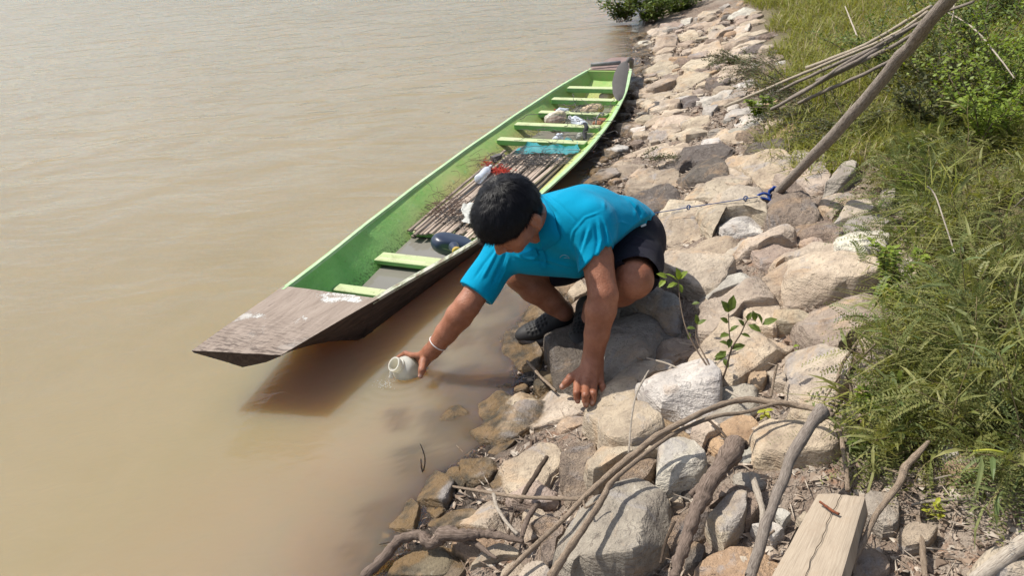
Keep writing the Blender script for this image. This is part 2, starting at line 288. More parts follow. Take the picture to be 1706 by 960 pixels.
RK = '''A c .05 230,110 320,60 450,45 560,60 430,150 400,185 330,150 250,130
A d .10 420,150 560,80 690,40 775,60 740,120 680,150 560,160 480,190 430,175
A d .09 470,220 570,170 680,160 745,195 740,240 600,265 510,270 470,240
A b .05 215,290 300,220 470,200 500,260 430,300 330,330 230,330
A b .04 180,120 110,190 120,250 200,240 310,180 320,160 240,140
A c .06 500,350 640,270 740,255 860,275 870,320 760,350 620,360 520,380
A c .09 730,130 850,80 960,110 1080,150 1090,200 1000,270 900,240 800,190 735,180
A d .09 820,90 930,50 1040,50 1070,80 1050,130 960,130 880,120
A g .08 1080,160 1100,90 1190,90 1250,130 1240,190 1130,180
A b .07 1000,250 1100,180 1260,190 1290,270 1250,300 1130,320 1020,300
A g .11 1250,330 1290,260 1350,180 1400,165 1430,190 1400,250 1330,290
A c .15 585,430 660,375 860,355 940,395 950,450 850,430 710,455 665,530 615,490
A r .12 940,400 1000,360 1120,345 1200,390 1230,440 1200,480 1080,490 990,500 950,450
A b .05 1230,380 1330,350 1400,340 1420,360 1330,430 1300,450 1240,420
A c .09 1300,490 1360,430 1440,380 1520,350 1560,400 1500,440 1400,460
A g .05 1350,500 1440,450 1580,440 1620,470 1560,530 1430,540
A b .05 330,450 500,420 570,430 620,520 590,560 450,600 350,620 340,520
A b .05 380,640 480,590 680,580 860,580 850,620 760,670 620,670 450,690
A c .13 760,650 850,590 1060,520 1095,530 1100,570 980,600 900,640 780,660
A c .08 950,690 1050,650 1200,600 1320,600 1330,650 1200,690 1050,700 1010,720
A w .12 1315,600 1350,550 1420,540 1540,545 1600,580 1590,630 1530,660 1420,660 1330,640
A c .15 1050,720 1100,680 1250,690 1400,690 1530,740 1530,790 1400,830 1200,870 1080,900 1050,850
A b .10 930,820 1000,720 1060,700 1060,800 1050,890 960,860
A c .13 390,720 500,680 650,670 760,700 740,760 680,830 560,840 460,800 400,760
A w .07 590,880 620,840 740,790 850,765 930,770 900,800 760,850 640,900
A b .08 240,880 300,830 400,850 410,890 330,900 250,895
A r .05 1090,510 1150,480 1260,490 1370,520 1330,570 1180,590 1120,560
A d .04 215,330 300,330 430,300 500,330 460,390 330,430 250,390
A c .04 560,930 600,910 640,930 620,960 580,960
A b .03 1170,560 1260,590 1200,620 1120,610
M g .16 940,380 1100,352 1420,370 1480,440 1440,555 1330,560 1180,490 1010,455
M g .12 900,475 1010,465 1170,515 1320,575 1460,620 1440,720 1260,810 1000,940 850,960 760,940 700,880 780,600
B c .14 400,260 430,160 560,90 640,40 760,60 800,110 780,160 640,180 560,260 480,330 400,330
B c .07 630,190 700,170 820,170 830,220 810,290 700,290 640,250
B c .10 350,510 430,380 520,310 640,290 800,300 910,350 850,380 780,440 720,480 600,560 520,580 420,540
B b .13 930,260 1000,180 1120,140 1330,120 1400,190 1400,260 1280,300 1200,340 1130,410 1000,370 950,320
B c .10 860,430 940,395 1040,400 1180,450 1180,540 1150,590 1120,670 960,660 870,610
B b .09 1200,560 1300,450 1480,390 1600,370 1610,430 1440,500 1400,570 1310,640 1240,640
B o .06 660,560 720,510 760,540 740,590 680,600
B w .17 80,610 150,540 290,515 440,530 500,590 500,680 440,730 330,740 270,700 200,720 130,680
B c .08 0,510 90,460 240,480 250,520 130,550 70,600 40,680 -30,700 -110,610
B c .06 870,720 930,680 1080,700 1100,760 1000,780 910,760
B c .11 660,840 730,780 800,790 870,830 1000,800 1100,790 1130,900 1080,960 900,980 700,960
B c .05 750,520 850,500 860,600 800,590
B b .03 160,400 250,400 300,440 250,480 170,460
B c .05 1180,320 1300,260 1400,310 1330,370 1240,390
C c .05 0,130 150,90 290,20 400,-20 450,60 500,150 450,230 380,260 250,290 130,330 0,370 -120,400 -60,230
C c .09 460,210 560,130 620,0 760,-80 870,0 860,80 850,190 800,210 640,200 540,240
C c .17 440,290 560,220 780,210 900,250 1010,310 1085,380 1010,440 950,480 820,540 680,520 600,510 560,400
C c .13 460,670 520,620 560,550 700,530 830,550 940,520 1060,500 1000,580 760,640 640,720 560,760 500,740
C r .07 720,800 780,680 1000,570 1050,620 960,760 880,800 780,820
C r .05 270,560 380,480 500,440 540,480 530,620 450,680 500,770 420,900 300,900 260,720
C w .14 1010,870 1040,700 1060,560 1160,510 1240,495 1340,540 1400,600 1420,700 1330,760 1200,800 1120,860 1040,920
C c .07 1300,440 1340,340 1440,310 1540,370 1530,400 1440,430 1360,520 1320,500
C b .05 870,190 930,230 900,260 830,210
D c .05 360,190 430,120 560,60 640,0 760,-90 860,-120 930,-20 920,80 840,140 800,220 740,280 660,300 600,300 520,250 400,230
D c .06 200,540 290,420 390,355 430,450 500,620 400,610 280,600 60,560 50,520
D g .17 910,730 980,650 1080,520 1330,380 1440,310 1560,280 1680,310 1790,400 1830,520 1800,640 1700,760 1530,880 1440,910 1250,920 1080,890 1040,930 960,840 920,800
D r .07 660,560 720,470 830,440 900,500 960,560 960,650 900,700 890,830 860,900 780,800 760,660
D c .05 200,890 300,780 420,720 540,740 610,790 600,830 470,820 400,850 280,870
D c .06 570,960 700,850 770,870 850,930 860,1040 600,1050
D m .0 -180,960 -60,860 0,800 160,740 180,860 150,940 60,1040 -180,1060
D m .01 130,230 200,90 330,60 330,150 270,230
D m -.01 -130,560 -20,480 40,440 60,520 -30,620 -100,640
M p .15 350,700 500,600 590,560 720,500 760,720 740,900 700,1000 680,1090 560,1100 430,1060 410,880 370,780
M c .07 530,300 640,220 700,300 590,350
H c .05 815,395 880,350 915,400 900,470 840,490
H m .03 0,440 130,450 190,600 150,700 0,730 -80,650
H m .02 -280,250 -130,230 -60,330 -120,420 -260,380
E c .11 300,570 410,475 480,470 475,550 385,680 340,610
E r .08 300,480 430,385 490,410 545,500 480,570 400,460
E d .06 220,700 260,650 305,680 290,750 215,765
E c .06 385,820 440,730 490,735 480,820
E g .05 1000,430 1080,430 1160,470 1150,570 1080,580 1000,520
E c .08 1480,730 1600,680 1706,650 1740,850 1500,850
E b .03 960,700 1100,680 1120,760 1060,820 960,800
E w .05 600,525 640,510 680,540 640,580
E w .05 500,590 600,580 650,600 600,640
E o .04 1350,180 1420,160 1450,200 1380,230
E c .04 110,455 200,450 210,480 160,490
E b .04 1160,600 1260,560 1330,590 1280,650 1190,660
E c .03 700,560 740,520 760,560 730,600
G b .06 190,380 330,280 430,265 450,320 380,350 260,400
G b .05 240,200 330,180 480,180 510,200 430,240 340,270 200,290 170,260
G w .06 40,330 130,280 165,285 170,320 110,350
G c .05 440,260 530,200 650,200 700,240 640,290 520,310
G c .05 80,250 90,220 210,190 240,200 230,250 150,260
G c .06 170,140 370,80 480,60 400,120 360,160 220,180
G b .09 360,160 390,80 420,70 450,120 420,150
G w .09 620,130 660,60 760,20 850,30 840,60 760,100 700,130
G g .06 780,60 880,10 980,0 960,50 860,80 790,120
G w .05 820,210 900,140 1030,110 1040,170 900,220 830,240
G g .06 630,160 700,140 740,90 750,140 700,190 640,190
G d .08 460,80 570,50 600,100 480,130
G c .05 640,380 800,330 960,340 1000,380 900,410 760,400
G c .05 120,120 200,30 330,0 400,30 280,90 160,140
G c .05 830,650 960,690 940,720 860,710
T b .12 420,390 480,290 560,265 620,300 600,340 490,370
T c .08 600,300 640,260 760,250 790,290 700,310
T c .06 380,260 420,230 560,230 520,260 400,290
T w .07 640,170 700,140 740,140 720,170 660,190
T c .07 860,290 960,220 1070,190 1080,220 960,270 900,310
T w .06 1050,270 1110,220 1200,200 1180,250 1090,280
T c .08 730,400 800,330 900,320 1000,370 960,420 860,430 780,420
T c .08 640,520 720,470 850,460 970,480 880,520 790,560 680,560
T c .07 340,560 420,510 560,510 620,560 520,600 400,590
T c .06 400,480 480,440 580,430 560,470 440,490
T c .07 600,700 640,620 740,570 880,580 860,620 760,660 700,710
T b .09 370,740 420,680 540,640 620,600 640,640 540,690 450,720
T c .06 900,640 1000,570 1100,560 1080,620 960,660
T w .06 1060,670 1200,650 1250,660 1180,690 1100,700
T b .06 880,520 960,490 1060,520 1040,560 960,590
T d .05 260,650 320,620 400,590 380,650 300,670
T b .06 960,360 1080,300 1200,290 1190,330 1060,380
T c .06 1000,430 1100,390 1200,380 1180,420 1080,450
T b .06 800,210 880,170 980,130 960,180 860,240
T c .05 420,420 520,380 600,370 580,400 450,430
T b .06 620,340 720,320 800,320 740,350 700,380 620,380
T b .06 700,720 760,700 860,740 760,760
T c .05 1100,460 1200,430 1260,450 1180,490
T c .05 1230,560 1330,530 1340,560 1280,600
T b .06 480,200 560,180 660,190 620,220 500,230
T d .05 300,330 380,300 400,330 340,360
K m .03 500,400 560,390 640,380 700,400 640,480 560,500 510,480
K m .02 180,900 280,820 520,830 530,920 400,980 150,980
K m .02 380,700 450,650 560,620 600,660 520,730 400,740
K m .00 320,640 400,600 440,640 380,690
K m .01 640,350 720,270 790,250 770,310 700,360
K m .065 560,270 700,190 800,120 880,80 930,100 880,200 780,270 660,310
K m .01 430,500 500,440 540,480 500,540
M m .065 20,700 120,640 240,700 330,800 300,900 120,930 0,850
M m .065 100,480 250,420 380,480 300,560 160,580
M m .02 -530,420 -480,400 -440,500 -500,550
K m .065 300,300 420,260 500,310 440,380 330,370
K m .065 560,120 700,60 820,90 760,180 640,220 540,190
K m .065 260,500 380,440 470,500 420,600 290,600
K m .065 80,620 200,560 300,620 260,740 120,740
M m .065 -260,560 -120,480 40,560 0,660 -160,700
M m .065 -420,700 -250,640 -100,720 -180,820 -360,820
W g .05 730,600 800,590 840,640 780,660
W o .04 770,680 900,620 960,690 850,720
V g .07 500,250 570,240 570,290 510,290
V b .04 560,450 660,440 680,500 590,510
V w .05 600,600 700,560 720,640 640,670
V c .03 640,470 720,440 800,470 740,520
V b .05 250,520 300,480 460,480 520,520'''
LM = [("the leaning pole's foot", 1290, 325), ('the round white rock', 1432, 410), ("the man's planted hand", 975, 650), ("the man's feet", 940, 560), ('the squared timber plank', 1370, 880),
      ('the leafy seedling', 1205, 620), ('the middle of the boat', 1010, 270), ("the boat's stern", 1060, 120), ('the shoreline bush', 1085, 40), ('the forked dead twig', 830, 830), ('the gnarled root', 750, 900),
      ('the front grey boulder', 1020, 890), ('the knotty driftwood', 1180, 790), ('the bamboo poles', 1230, 170), ('the thick bare branch', 1320, 740), ('the feathery weeds', 1500, 560), ('the grass slope', 1215, 60)]
TW = {'c': 'cream sandstone', 'w': 'whitish', 'g': 'grey', 'b': 'pinkish brown', 'd': 'dark pitted', 'o': 'orange tinted', 'm': 'wet mossy brown', 'p': 'dark hollowed', 'r': 'rough brown', 's': 'slate'}
ROCKXY = []; ROCKS = []
def inpoly(x, y, poly):
    c = False; n = len(poly); j = n-1
    for i in range(n):
        xi, yi = poly[i]; xj, yj = poly[j]
        if (yi > y) != (yj > y) and x < (xj-xi)*(y-yi)/(yj-yi)+xi: c = not c
        j = i
    return c
def build_rock(W3, h, tone, seed, dense=1.0, name='rock'):
    W3 = np.asarray(W3); per = np.linalg.norm(np.roll(W3, -1, 0)-W3, axis=1); size = per.sum()
    N_ = int(np.clip(size/.017, 16, 60)*dense)
    cum = np.concatenate([[0], np.cumsum(per)]); C2 = np.vstack([W3, W3[:1]])
    t = np.linspace(0, size, N_, endpoint=False); O = np.stack([np.interp(t, cum, C2[:, k]) for k in range(3)], 1)
    O = O*.84 + .08*(np.roll(O, 1, 0)+np.roll(O, -1, 0)); O = O.mean(0)+(O-O.mean(0))*1.055
    c = O.mean(0); rm = np.linalg.norm(O-c, axis=1).mean()
    R = random.Random(seed); off = R.uniform(0, 90); V = []
    hh = max(h, .03); base = -hh*.5-.06
    tx, ty = R.uniform(-.10, .06), R.uniform(-.06, .14)
    pl = [(hh*.5, tx, ty)]                                  # the split top face, then broken shoulders falling away from it
    for k_i in range(R.randint(3, 6) if size > .22 else 2):
        a_ = R.uniform(0, 6.28); sl = R.choice([.25, .35, .6, .9, 1.3]); dd_ = rm*R.uniform(.45, .85) if sl > .5 else rm*R.uniform(.0, .4)
        pl.append((hh*.5+sl*dd_, -sl*math.cos(a_), -sl*math.sin(a_)))
    rings = [(1.10, base), (1.09, -hh*.5-.02), (1.07, -hh*.3), (1.04, -hh*.1), (1.015, None, -.006), (.985, None, -.0015), (.95, None, 0), (.89, None, 0), (.81, None, 0), (.72, None, 0), (.62, None, 0), (.5, None, 0), (.36, None, 0), (.2, None, 0)]
    if size < .24: rings = [rings[i] for i in (0, 2, 3, 5, 7, 9, 11, 13)]
    edge = hh*(.30 if size > .24 else .35)
    def topz(dx, dy, f_):
        z = min(q[0]+q[1]*dx+q[2]*dy for q in pl); lo = -hh*.32
        return max(z, lo)
    for rg in rings:
        f_ = rg[0]
        for p in O:
            q = c+(p-c)*f_; rel = q-c; n1 = nz(q, 9, off); n2 = nz(q, 30, off); n3 = nz(q, 75, off)
            tz = topz(rel[0], rel[1], f_)
            rnd = hh*.10*(1-math.sqrt(max(0, 1-max(0, (f_-.86)/.15)**2))) if f_ < 1.0 else hh*.10
            if rg[1] is None: z = q[2]+tz-rnd+rg[2]
            else: z = q[2]+min(rg[1], tz-rnd-.01)
            led = math.floor((n1*.5+.5)*6+.5)/6-.5
            z += (.012*n1+.010*led*min(rm*8, 1.4)+.004*n2+.0018*n3)*min(1, rm*9)*(1 if rg[1] is None else .6)
            dr = (p-c)*[1, 1, 0]; dr = dr/(np.linalg.norm(dr)+1e-9); w_ = 1. if f_ > .9 else .3
            q = np.array([q[0], q[1], z]); q[:2] += dr[:2]*(.013*n1+.008*n2+.003*n3)*min(1, rm*10)*w_; V.append(q)
    V.append(c+np.array([0, 0, topz(0, 0, 0)+.012*nz(c, 9, off)*min(1, rm*9)])); k = len(rings); Fc = []
    for i in range(k-1):
        for j in range(N_):
            a, b = i*N_+j, i*N_+(j+1) % N_; Fc.append([a, b, b+N_, a+N_])
    for j in range(N_): Fc.append([(k-1)*N_+j, (k-1)*N_+(j+1) % N_, k*N_])
    o = mk(name, V, Fc, M_ROCKR if tone in 'drp' else M_ROCK, sharp=24)
    tc = TONE[tone]; s = R.uniform(.9, 1.12); o.color = (tc[0]*s*R.uniform(.97, 1.03), tc[1]*s, tc[2]*s*R.uniform(.95, 1.05), 1)
    return o, size, c
for i, ln in enumerate(RK.split('\n')):
    w = ln.split(); cr = CR0[w[0]]; pts = [tuple(map(float, q.split(','))) for q in w[3:]]; h = float(w[2])*.62
    px = [(cr[0]+a*cr[2], cr[1]+b*cr[2]) for a, b in pts]
    cxp = sum(p[0] for p in px)/len(px); cyp = sum(p[1] for p in px)/len(px)
    W3 = [Gp(a, b, h*.5) for a, b in px]
    area = sum(W3[k][0]*W3[(k+1) % len(W3)][1]-W3[(k+1) % len(W3)][0]*W3[k][1] for k in range(len(W3)))
    if area < 0: W3 = W3[::-1]
    o, size, c = build_rock(W3, h, w[1], 100+i)
    ROCKXY.append([(p[0], p[1]) for p in W3]); ROCKS.append((o, w[1], size, cxp, cyp))
# ---- stones lying just under the surface of the shallows ----
SUNK = []
for i, ln in enumerate(['760,500 800,478 850,488 862,520 812,542 765,528', '798,562 858,545 886,575 872,612 815,607', '728,640 790,618 850,628 866,668 800,702 740,682', '700,700 760,692 802,722 772,762 712,752', '655,762 708,750 742,780 708,822 662,806', '600,862 660,840 692,872 650,912 598,902', '742,560 786,548 798,586 750,600', '880,470 930,453 952,480 915,506 884,496', '640,700 680,690 690,730 650,740', '700,598 735,590 742,625 705,632', '560,930 610,915 625,945 590,970', '905,428 945,420 955,445 915,452']):
    px = [tuple(map(float, q.split(','))) for q in ln.split()]; W3 = [Zp(a, b, -.035) for a, b in px]
    area = sum(W3[k][0]*W3[(k+1) % len(W3)][1]-W3[(k+1) % len(W3)][0]*W3[k][1] for k in range(len(W3)))
    if area < 0: W3 = W3[::-1]
    o, size, c = build_rock(W3, .05, 'm', 700+i); SUNK.append([(p[0], p[1]) for p in W3]); ROCKS.append((o, 'm', size, sum(p[0] for p in px)/len(px), sum(p[1] for p in px)/len(px)))
# ---- loose stones filling the gaps ----
CENT = np.array([np.mean(p, axis=0) for p in ROCKXY]); RAD = np.array([max(math.dist(q, np.mean(p, axis=0)) for q in p) for p in ROCKXY])
def on_rock(x, y, pad=0.):
    for k in np.nonzero(np.hypot(CENT[:, 0]-x, CENT[:, 1]-y) < RAD+pad)[0]:
        if inpoly(x, y, ROCKXY[k]): return True
    return False
FILL = []; R = random.Random(5); tries = 0
while len(FILL) < 205 and tries < 30000:
    tries += 1
    y = R.uniform(1.1, 8.8); u = R.uniform(-.16, min(1.1, .75+.08*y)); x = u+float(shore_x(y)); r_ = (R.uniform(.02, .045) if len(FILL) > 95 else R.uniform(.055, .095))*(1+.11*y)
    z = float(ground_z(x, y)); px, py, d = pix((x, y, z))
    if not (560 < px < 1720 and 5 < py < 975) or on_rock(x, y, 0) or any(math.hypot(x-a, y-b) < .72*(r_+c_) for a, b, c_ in FILL): continue
    if px > 1450+(300-py)*-.1 and py < 640 and R.random() < .8: continue
    FILL.append((x, y, r_)); n = R.randint(6, 9); a0 = R.uniform(0, 6); hh = min(r_*R.uniform(.3, .7), .035); asp = R.uniform(.6, 1); an = R.uniform(0, 3.14)
    W3 = []
    for k in range(n):
        a = a0+2*math.pi*(k+R.uniform(-.25, .25))/n; rr = r_*R.uniform(.8, 1.15); dx, dy = math.cos(a)*rr, math.sin(a)*rr*asp
        X_, Y_ = x+dx*math.cos(an)-dy*math.sin(an), y+dx*math.sin(an)+dy*math.cos(an); W3.append((X_, Y_, float(ground_z(X_, Y_))*.5+z*.5+hh*.5))
    t = 'm' if u < -.01 else R.choice('cccwgbbrdo'); o, size, c = build_rock(W3, hh, t, 900+len(FILL), .8, 'loose_stone')
    o['category'] = 'stone'; ROCKS.append((o, t, size, px, py))
# labels: each rock is named by tone, size and its order of nearness to a landmark
byk = {}
ORD = ['nearest', 'second nearest', 'third nearest', 'fourth nearest', 'fifth nearest', 'sixth nearest', 'seventh nearest', 'eighth nearest', 'ninth nearest', 'tenth nearest', 'eleventh nearest', 'twelfth nearest', 'thirteenth nearest', 'fourteenth nearest', 'fifteenth nearest', 'sixteenth nearest', 'seventeenth nearest', 'eighteenth nearest', 'nineteenth nearest', 'twentieth nearest']
for o, t, size, px, py in ROCKS:
    small = o.name.startswith('loose'); ds = sorted((math.hypot(px-a, (py-b)*1.3), n) for n, a, b in LM)
    byk.setdefault((small, t, ds[0][1], '' if small else ('small ' if size < .3 else ('medium ' if size < .75 else 'large '))), []).append((ds[0][0], o))
for (small, t, n, sz), L_ in byk.items():
    L_.sort(key=lambda q: q[0])
    for k, (_, o) in enumerate(L_):
        w_ = 'loose stone' if small else 'rock'; k_o = ORD[k] if k < 20 else 'far out'
        o['label'] = f"{sz}{TW[t]} {w_} near {n}" if len(L_) == 1 else f"{sz}{TW[t]} {w_}, {k_o} to {n}"
        o['category'] = 'stone' if small else 'rock'; o['group'] = 'loose stones wedged between the bank rocks' if small else 'rocks of the stone embankment'
# pebbles, chips and bits of dry litter between the rocks
def ground_litter():
    VV = []; FF = []; n = 0; R = random.Random(3)
    for _ in range(17000):
        y = 1.0+7.5*R.random()**1.6; x = float(shore_x(y))+R.uniform(-.12, 1.5 if y < 3.4 else .95); z = float(ground_z(x, y))+.022*nz((x, y, 0), 4.)+.014*nz((x, y, 0), 14., 3)
        if on_rock(x, y): continue
        if R.random() < .72:
            r_ = R.uniform(.0025, .010)*(1+.1*y); 
            P = [np.array([x, y, z])+np.array([R.gauss(0, r_), R.gauss(0, r_), abs(R.gauss(0, r_*.7))]) for _ in range(7)]; P.append(np.array([x, y, z+r_]))
            f = [[0, 1, 5], [1, 2, 5], [2, 3, 5], [3, 4, 5], [4, 0, 5]]
        else:
            L = R.uniform(.015, .07); a = R.uniform(0, 6.28); d = np.array([math.cos(a), math.sin(a), R.uniform(-.1, .2)])*L; s = np.array([-math.sin(a), math.cos(a), 0])*.0016; c = np.array([x, y, z+.008])
            P = [c-s, c+s, c+d+s*.5, c+d-s*.5, c+d*.5+np.array([0, 0, .003])]; f = [[0, 4, 1], [1, 4, 2], [2, 4, 3], [3, 4, 0]]
        VV += P; FF += [[q+n for q in t] for t in f]; n += len(P)
    mk('gravel', VV, FF, M_CHIP, org=(0, 0, 0), kind='stuff', label='pebbles, chips and dry twig litter between the rocks', cat='gravel', smooth=False)
def m_chip():
    N = NT('gravel_chips'); P = N.n('NewGeometry').outputs['Position']; f = N.vor(P, 60., 'F1', 'Color')
    b = N.sep(f)[0]; c = N.ramp(b, [(.0, (.12, .085, .065)), (.35, (.26, .19, .14)), (.7, (.34, .275, .215)), (1., (.46, .40, .33))])
    N.bsdf(c, .9, None, .2); return N.m
M_CHIP = m_chip(); ground_litter()
# ================= BOAT =================
k_ = .9375
B0 = (Zp(320, 585, .21)+Zp(469, 595, .21))/2; B1 = (Zp(983, 117, .165)+Zp(1047, 115, .165))/2
B0[2] = B1[2] = 0; BL = np.linalg.norm(B1-B0); BA = (B1-B0)/BL; BN = np.array([BA[1], -BA[0], 0])
def Bp(s, t, z): return B0+BA*s+BN*t+np.array([0, 0, z])
_s = np.array([0, .55, .95, 1.25, 1.9, 2.6, 3.3, 4.0, 4.55, 5.2])*BL/4.52
_w = np.array([.160, .215, .275, .325, .378, .392, .366, .29, .18, .06])
def hw(s): return np.interp(s, _s, _w)
_sf = np.linspace(0, _s[-1], 60); _wf = np.interp(_sf, _s, _w)
for _ in range(6): _wf[1:-1] = .25*_wf[:-2]+.5*_wf[1:-1]+.25*_wf[2:]
def hw(s): return np.interp(s, _sf, _wf)
_gs = np.array([0, .5, 1.1, 1.6, 2.2, 3.0, 3.7, 4.55, 5.2]); _gv = np.array([.21, .172, .124, .102, .09, .092, .115, .165, .19])
_gf = np.interp(_sf, _gs, _gv)
for _ in range(6): _gf[1:-1] = .25*_gf[:-2]+.5*_gf[1:-1]+.25*_gf[2:]
def gz(s): return np.interp(s, _sf, _gf)
def keel(s): q = s*4.52/BL; return -.13+.24*max(0, 1-q/1.0)**1.5+.22*max(0, (q-3.7)/.85)**2
FZ = -.035
def wall(s, z): w, g = hw(s), gz(s); return (w-.022)-(w*.40)*np.clip((g-z)/(g-FZ), 0, 1.4)   # inner half width at height z
def m_hull_in():
    N = NT('green_paint_inside'); A = N.n('Attribute', attribute_name='bc').outputs['Vector']; s = N.sep(A)
    n1 = N.noise(A, 4., 5, .65, .5); n2 = N.noise(A, 26., 5, .7); n3 = N.noise(A, 70., 4, .7)
    g = N.mix(N.ramp(n1, [(.35, 0.), (.65, 1.)]), (.14, .39, .09), (.23, .50, .15))
    mid = N.mix(N.ramp(n1, [(.3, 0.), (.7, 1.)]), (.36, .39, .11), (.42, .38, .16))
    f = N.math('MULTIPLY', N.mapr(s[0], .9, 2.1), N.mapr(N.math('ADD', s[2], N.math('MULTIPLY', n1, -.10)), -.045, .06, 1., 0.))
    f2 = N.mapr(s[0], .9, 2.2, .1, .65)
    c = N.mix(N.math('MAXIMUM', f, N.math('MULTIPLY', f2, N.ramp(n2, [(.35, .4), (.6, 1.)]))), g, mid)
    c = N.mix(N.ramp(n2, [(.60, 0.), (.70, .5)]), c, (.24, .50, .22)); c = N.mix(N.ramp(N.noise(N.scalev(A, (1.2, 1, 6)), 22., 6, .8), [(.60, 0.), (.66, .6)]), c, (.16, .14, .07))
    blk = N.math('MULTIPLY', N.ramp(n3, [(.5, 0.), (.6, 1.)]), N.mapr(N.math('ADD', s[2], N.math('MULTIPLY', n2, -.06)), -.055, .01, 1., .05))
    c = N.mix(N.math('MULTIPLY', blk, .8), c, (.035, .03, .02))
    N.bsdf(c, .6, N.bump(N.math('ADD', n3, n2), .6, .004), .35); return N.m
def m_wood(name, c1, c2, c3=None, rough=.8, flake=0., sc=(1.2, 14, 14), spec=.2):
    N = NT(name); A = N.n('Attribute', attribute_name='bc').outputs['Vector']
    v = N.scalev(A, sc); n1 = N.noise(v, 3., 6, .7, .6); n2 = N.noise(v, 9., 4, .7)
    c = N.mix(N.ramp(n1, [(.35, 0.), (.65, 1.)]), c1, c2); c = N.mix(N.ramp(n2, [(.62, 0.), (.72, .8)]), c, c3 or tuple(q*.3 for q in c1))
    h = N.math('ADD', n1, n2)
    if 'thwart' in name:
        ch = N.noise(A, 60., 6, .8); c = N.mix(N.ramp(ch, [(.60, 0.), (.64, .8)]), c, (.13, .11, .06)); c = N.mix(N.ramp(N.noise(A, 9., 5, .7), [(.5, 0.), (.7, .5)]), c, (.20, .17, .09))
    if flake:
        sx = N.sep(A)[0]; dk = N.math('MULTIPLY', N.mapr(sx, .02, .34, 1., 0.), N.ramp(N.noise(N.scalev(A, (26, 5, 5)), 3.2, 5, .75, .4), [(.50, 0.), (.58, 1.)])); c = N.mix(N.math('MULTIPLY', dk, .75), c, (.05, .035, .03))
        m = N.noise(A, 7., 3, .6, .4); m2 = N.noise(N.scalev(A, (1, 2.2, 1)), 64., 7, .8, .7)
        fl = N.ramp(N.math('ADD', N.math('MULTIPLY', m, .62), N.math('MULTIPLY', m2, .45)), [(.60-flake, 0.), (.615-flake, 1.)])
        at = N.n('Attribute', attribute_name='flk').outputs['Fac']; fl = N.math('MULTIPLY', fl, at); c = N.mix(N.math('MULTIPLY', fl, .85), c, (.58, .58, .55)); h = N.math('ADD', h, N.math('MULTIPLY', fl, 1.2))
    N.bsdf(c, rough, N.bump(h, .5, .004), spec); return N.m
def m_edge():
    N = NT('worn_green_edge'); A = N.n('Attribute', attribute_name='bc').outputs['Vector']; s = N.sep(A)
    n2 = N.noise(N.scalev(A, (1, 4, 4)), 12., 6, .75)
    c = N.mix(N.ramp(n2, [(.4, 0.), (.55, 1.)]), (.30, .47, .23), (.42, .56, .33)); c = N.mix(N.ramp(n2, [(.63, 0.), (.7, .8)]), c, (.28, .22, .16))
    w = N.math('MULTIPLY', N.mapr(s[0], 1.35, 1.75, 1., 0.), N.mapr(s[1], 0., .05)); w = N.math('MULTIPLY', w, N.ramp(n2, [(.38, 1.), (.47, .6), (.55, 1.)]))
    c = N.mix(w, c, N.mix(N.ramp(n2, [(.45, 0.), (.5, 1.)]), (.24, .18, .14), (.50, .47, .40)))
    N.bsdf(c, .6, N.bump(n2, .5, .003), .3); return N.m
M_HIN, M_EDGE = m_hull_in(), m_edge()
M_HOUT = m_wood('dark_hull_wood', (.045, .03, .024), (.10, .07, .055), (.20, .16, .13))
M_DECK = m_wood('weathered_deck_wood', (.23, .18, .145), (.32, .26, .215), (.08, .055, .045), flake=.012, sc=(1.5, 12, 12))
M_STERN = m_wood('purple_brown_wood', (.20, .14, .125), (.26, .19, .17))
M_TH = m_wood('green_thwart_paint', (.16, .38, .10), (.24, .46, .17), (.33, .36, .17), sc=(14, 1.2, 14), rough=.55)
M_TOP = m_wood('pale_worn_thwart', (.40, .50, .24), (.50, .50, .33), (.25, .40, .16), sc=(14, 1.2, 14))
boat = thing('wooden_boat', B0, 'long narrow green painted wooden boat with bare brown bow, moored beside the rocks', 'boat')
def bmk(name, STZ, Fc, mat, parent=None, **kw):
    STZ = np.asarray(STZ, float).reshape(-1, 3); V = B0+STZ[:, :1]*BA+STZ[:, 1:2]*BN+STZ[:, 2:]*np.array([0, 0, 1.])
    at = {'bc': STZ}; at.update(kw.pop('attrs', {}))
    return mk(name, V, Fc, mat, parent or boat, attrs=at, **kw)
def hull():
    S = np.linspace(.50*BL/4.52, 4.56*BL/4.52, 70); V = []; Fc = []; mi = []; n = 0
    for i, s in enumerate(S):
        w, g, kz = hw(s), gz(s), keel(s)
        wob = .004*nz((s, 0, 0), 2.1); fb = max(FZ-.012, kz+.03); wi = wall(s, fb)
        prof = []
        for sg in (-1, 1):
            P = [(0, kz), (wi*.6*sg, kz+.008), ((wi+.008)*sg, fb-.02), (((wi+w)*.5+.012)*sg, (fb+g)*.5-.01), (w*sg, g-.012), (w*sg, g), ((w-.021)*sg, g+.002), ((w-.023)*sg, g-.012), (wall(s, (fb+g)*.5)*sg, (fb+g)*.5), (wi*sg, fb), (wi*.5*sg, fb-.006), (0, fb-.008)]
            prof.append([(s, t+wob, z+wob*.6) for t, z in P])
        V += prof[0]+prof[1]
    m = 12; tot = 24
    for i in range(len(S)-1):
        for h in (0, 1):
            for j in range(m-1):
                a = i*tot+h*m+j; q = [a, a+1, a+1+tot, a+tot]
                Fc.append(q if h == 0 else q[::-1]); mi.append(1 if j < 4 else (2 if j in (4, 5, 6) else 0))
    e = (len(S)-1)*tot
    o = bmk('hull', V, Fc, [M_HIN, M_HOUT, M_EDGE], midx=mi, sharp=35)
hull()
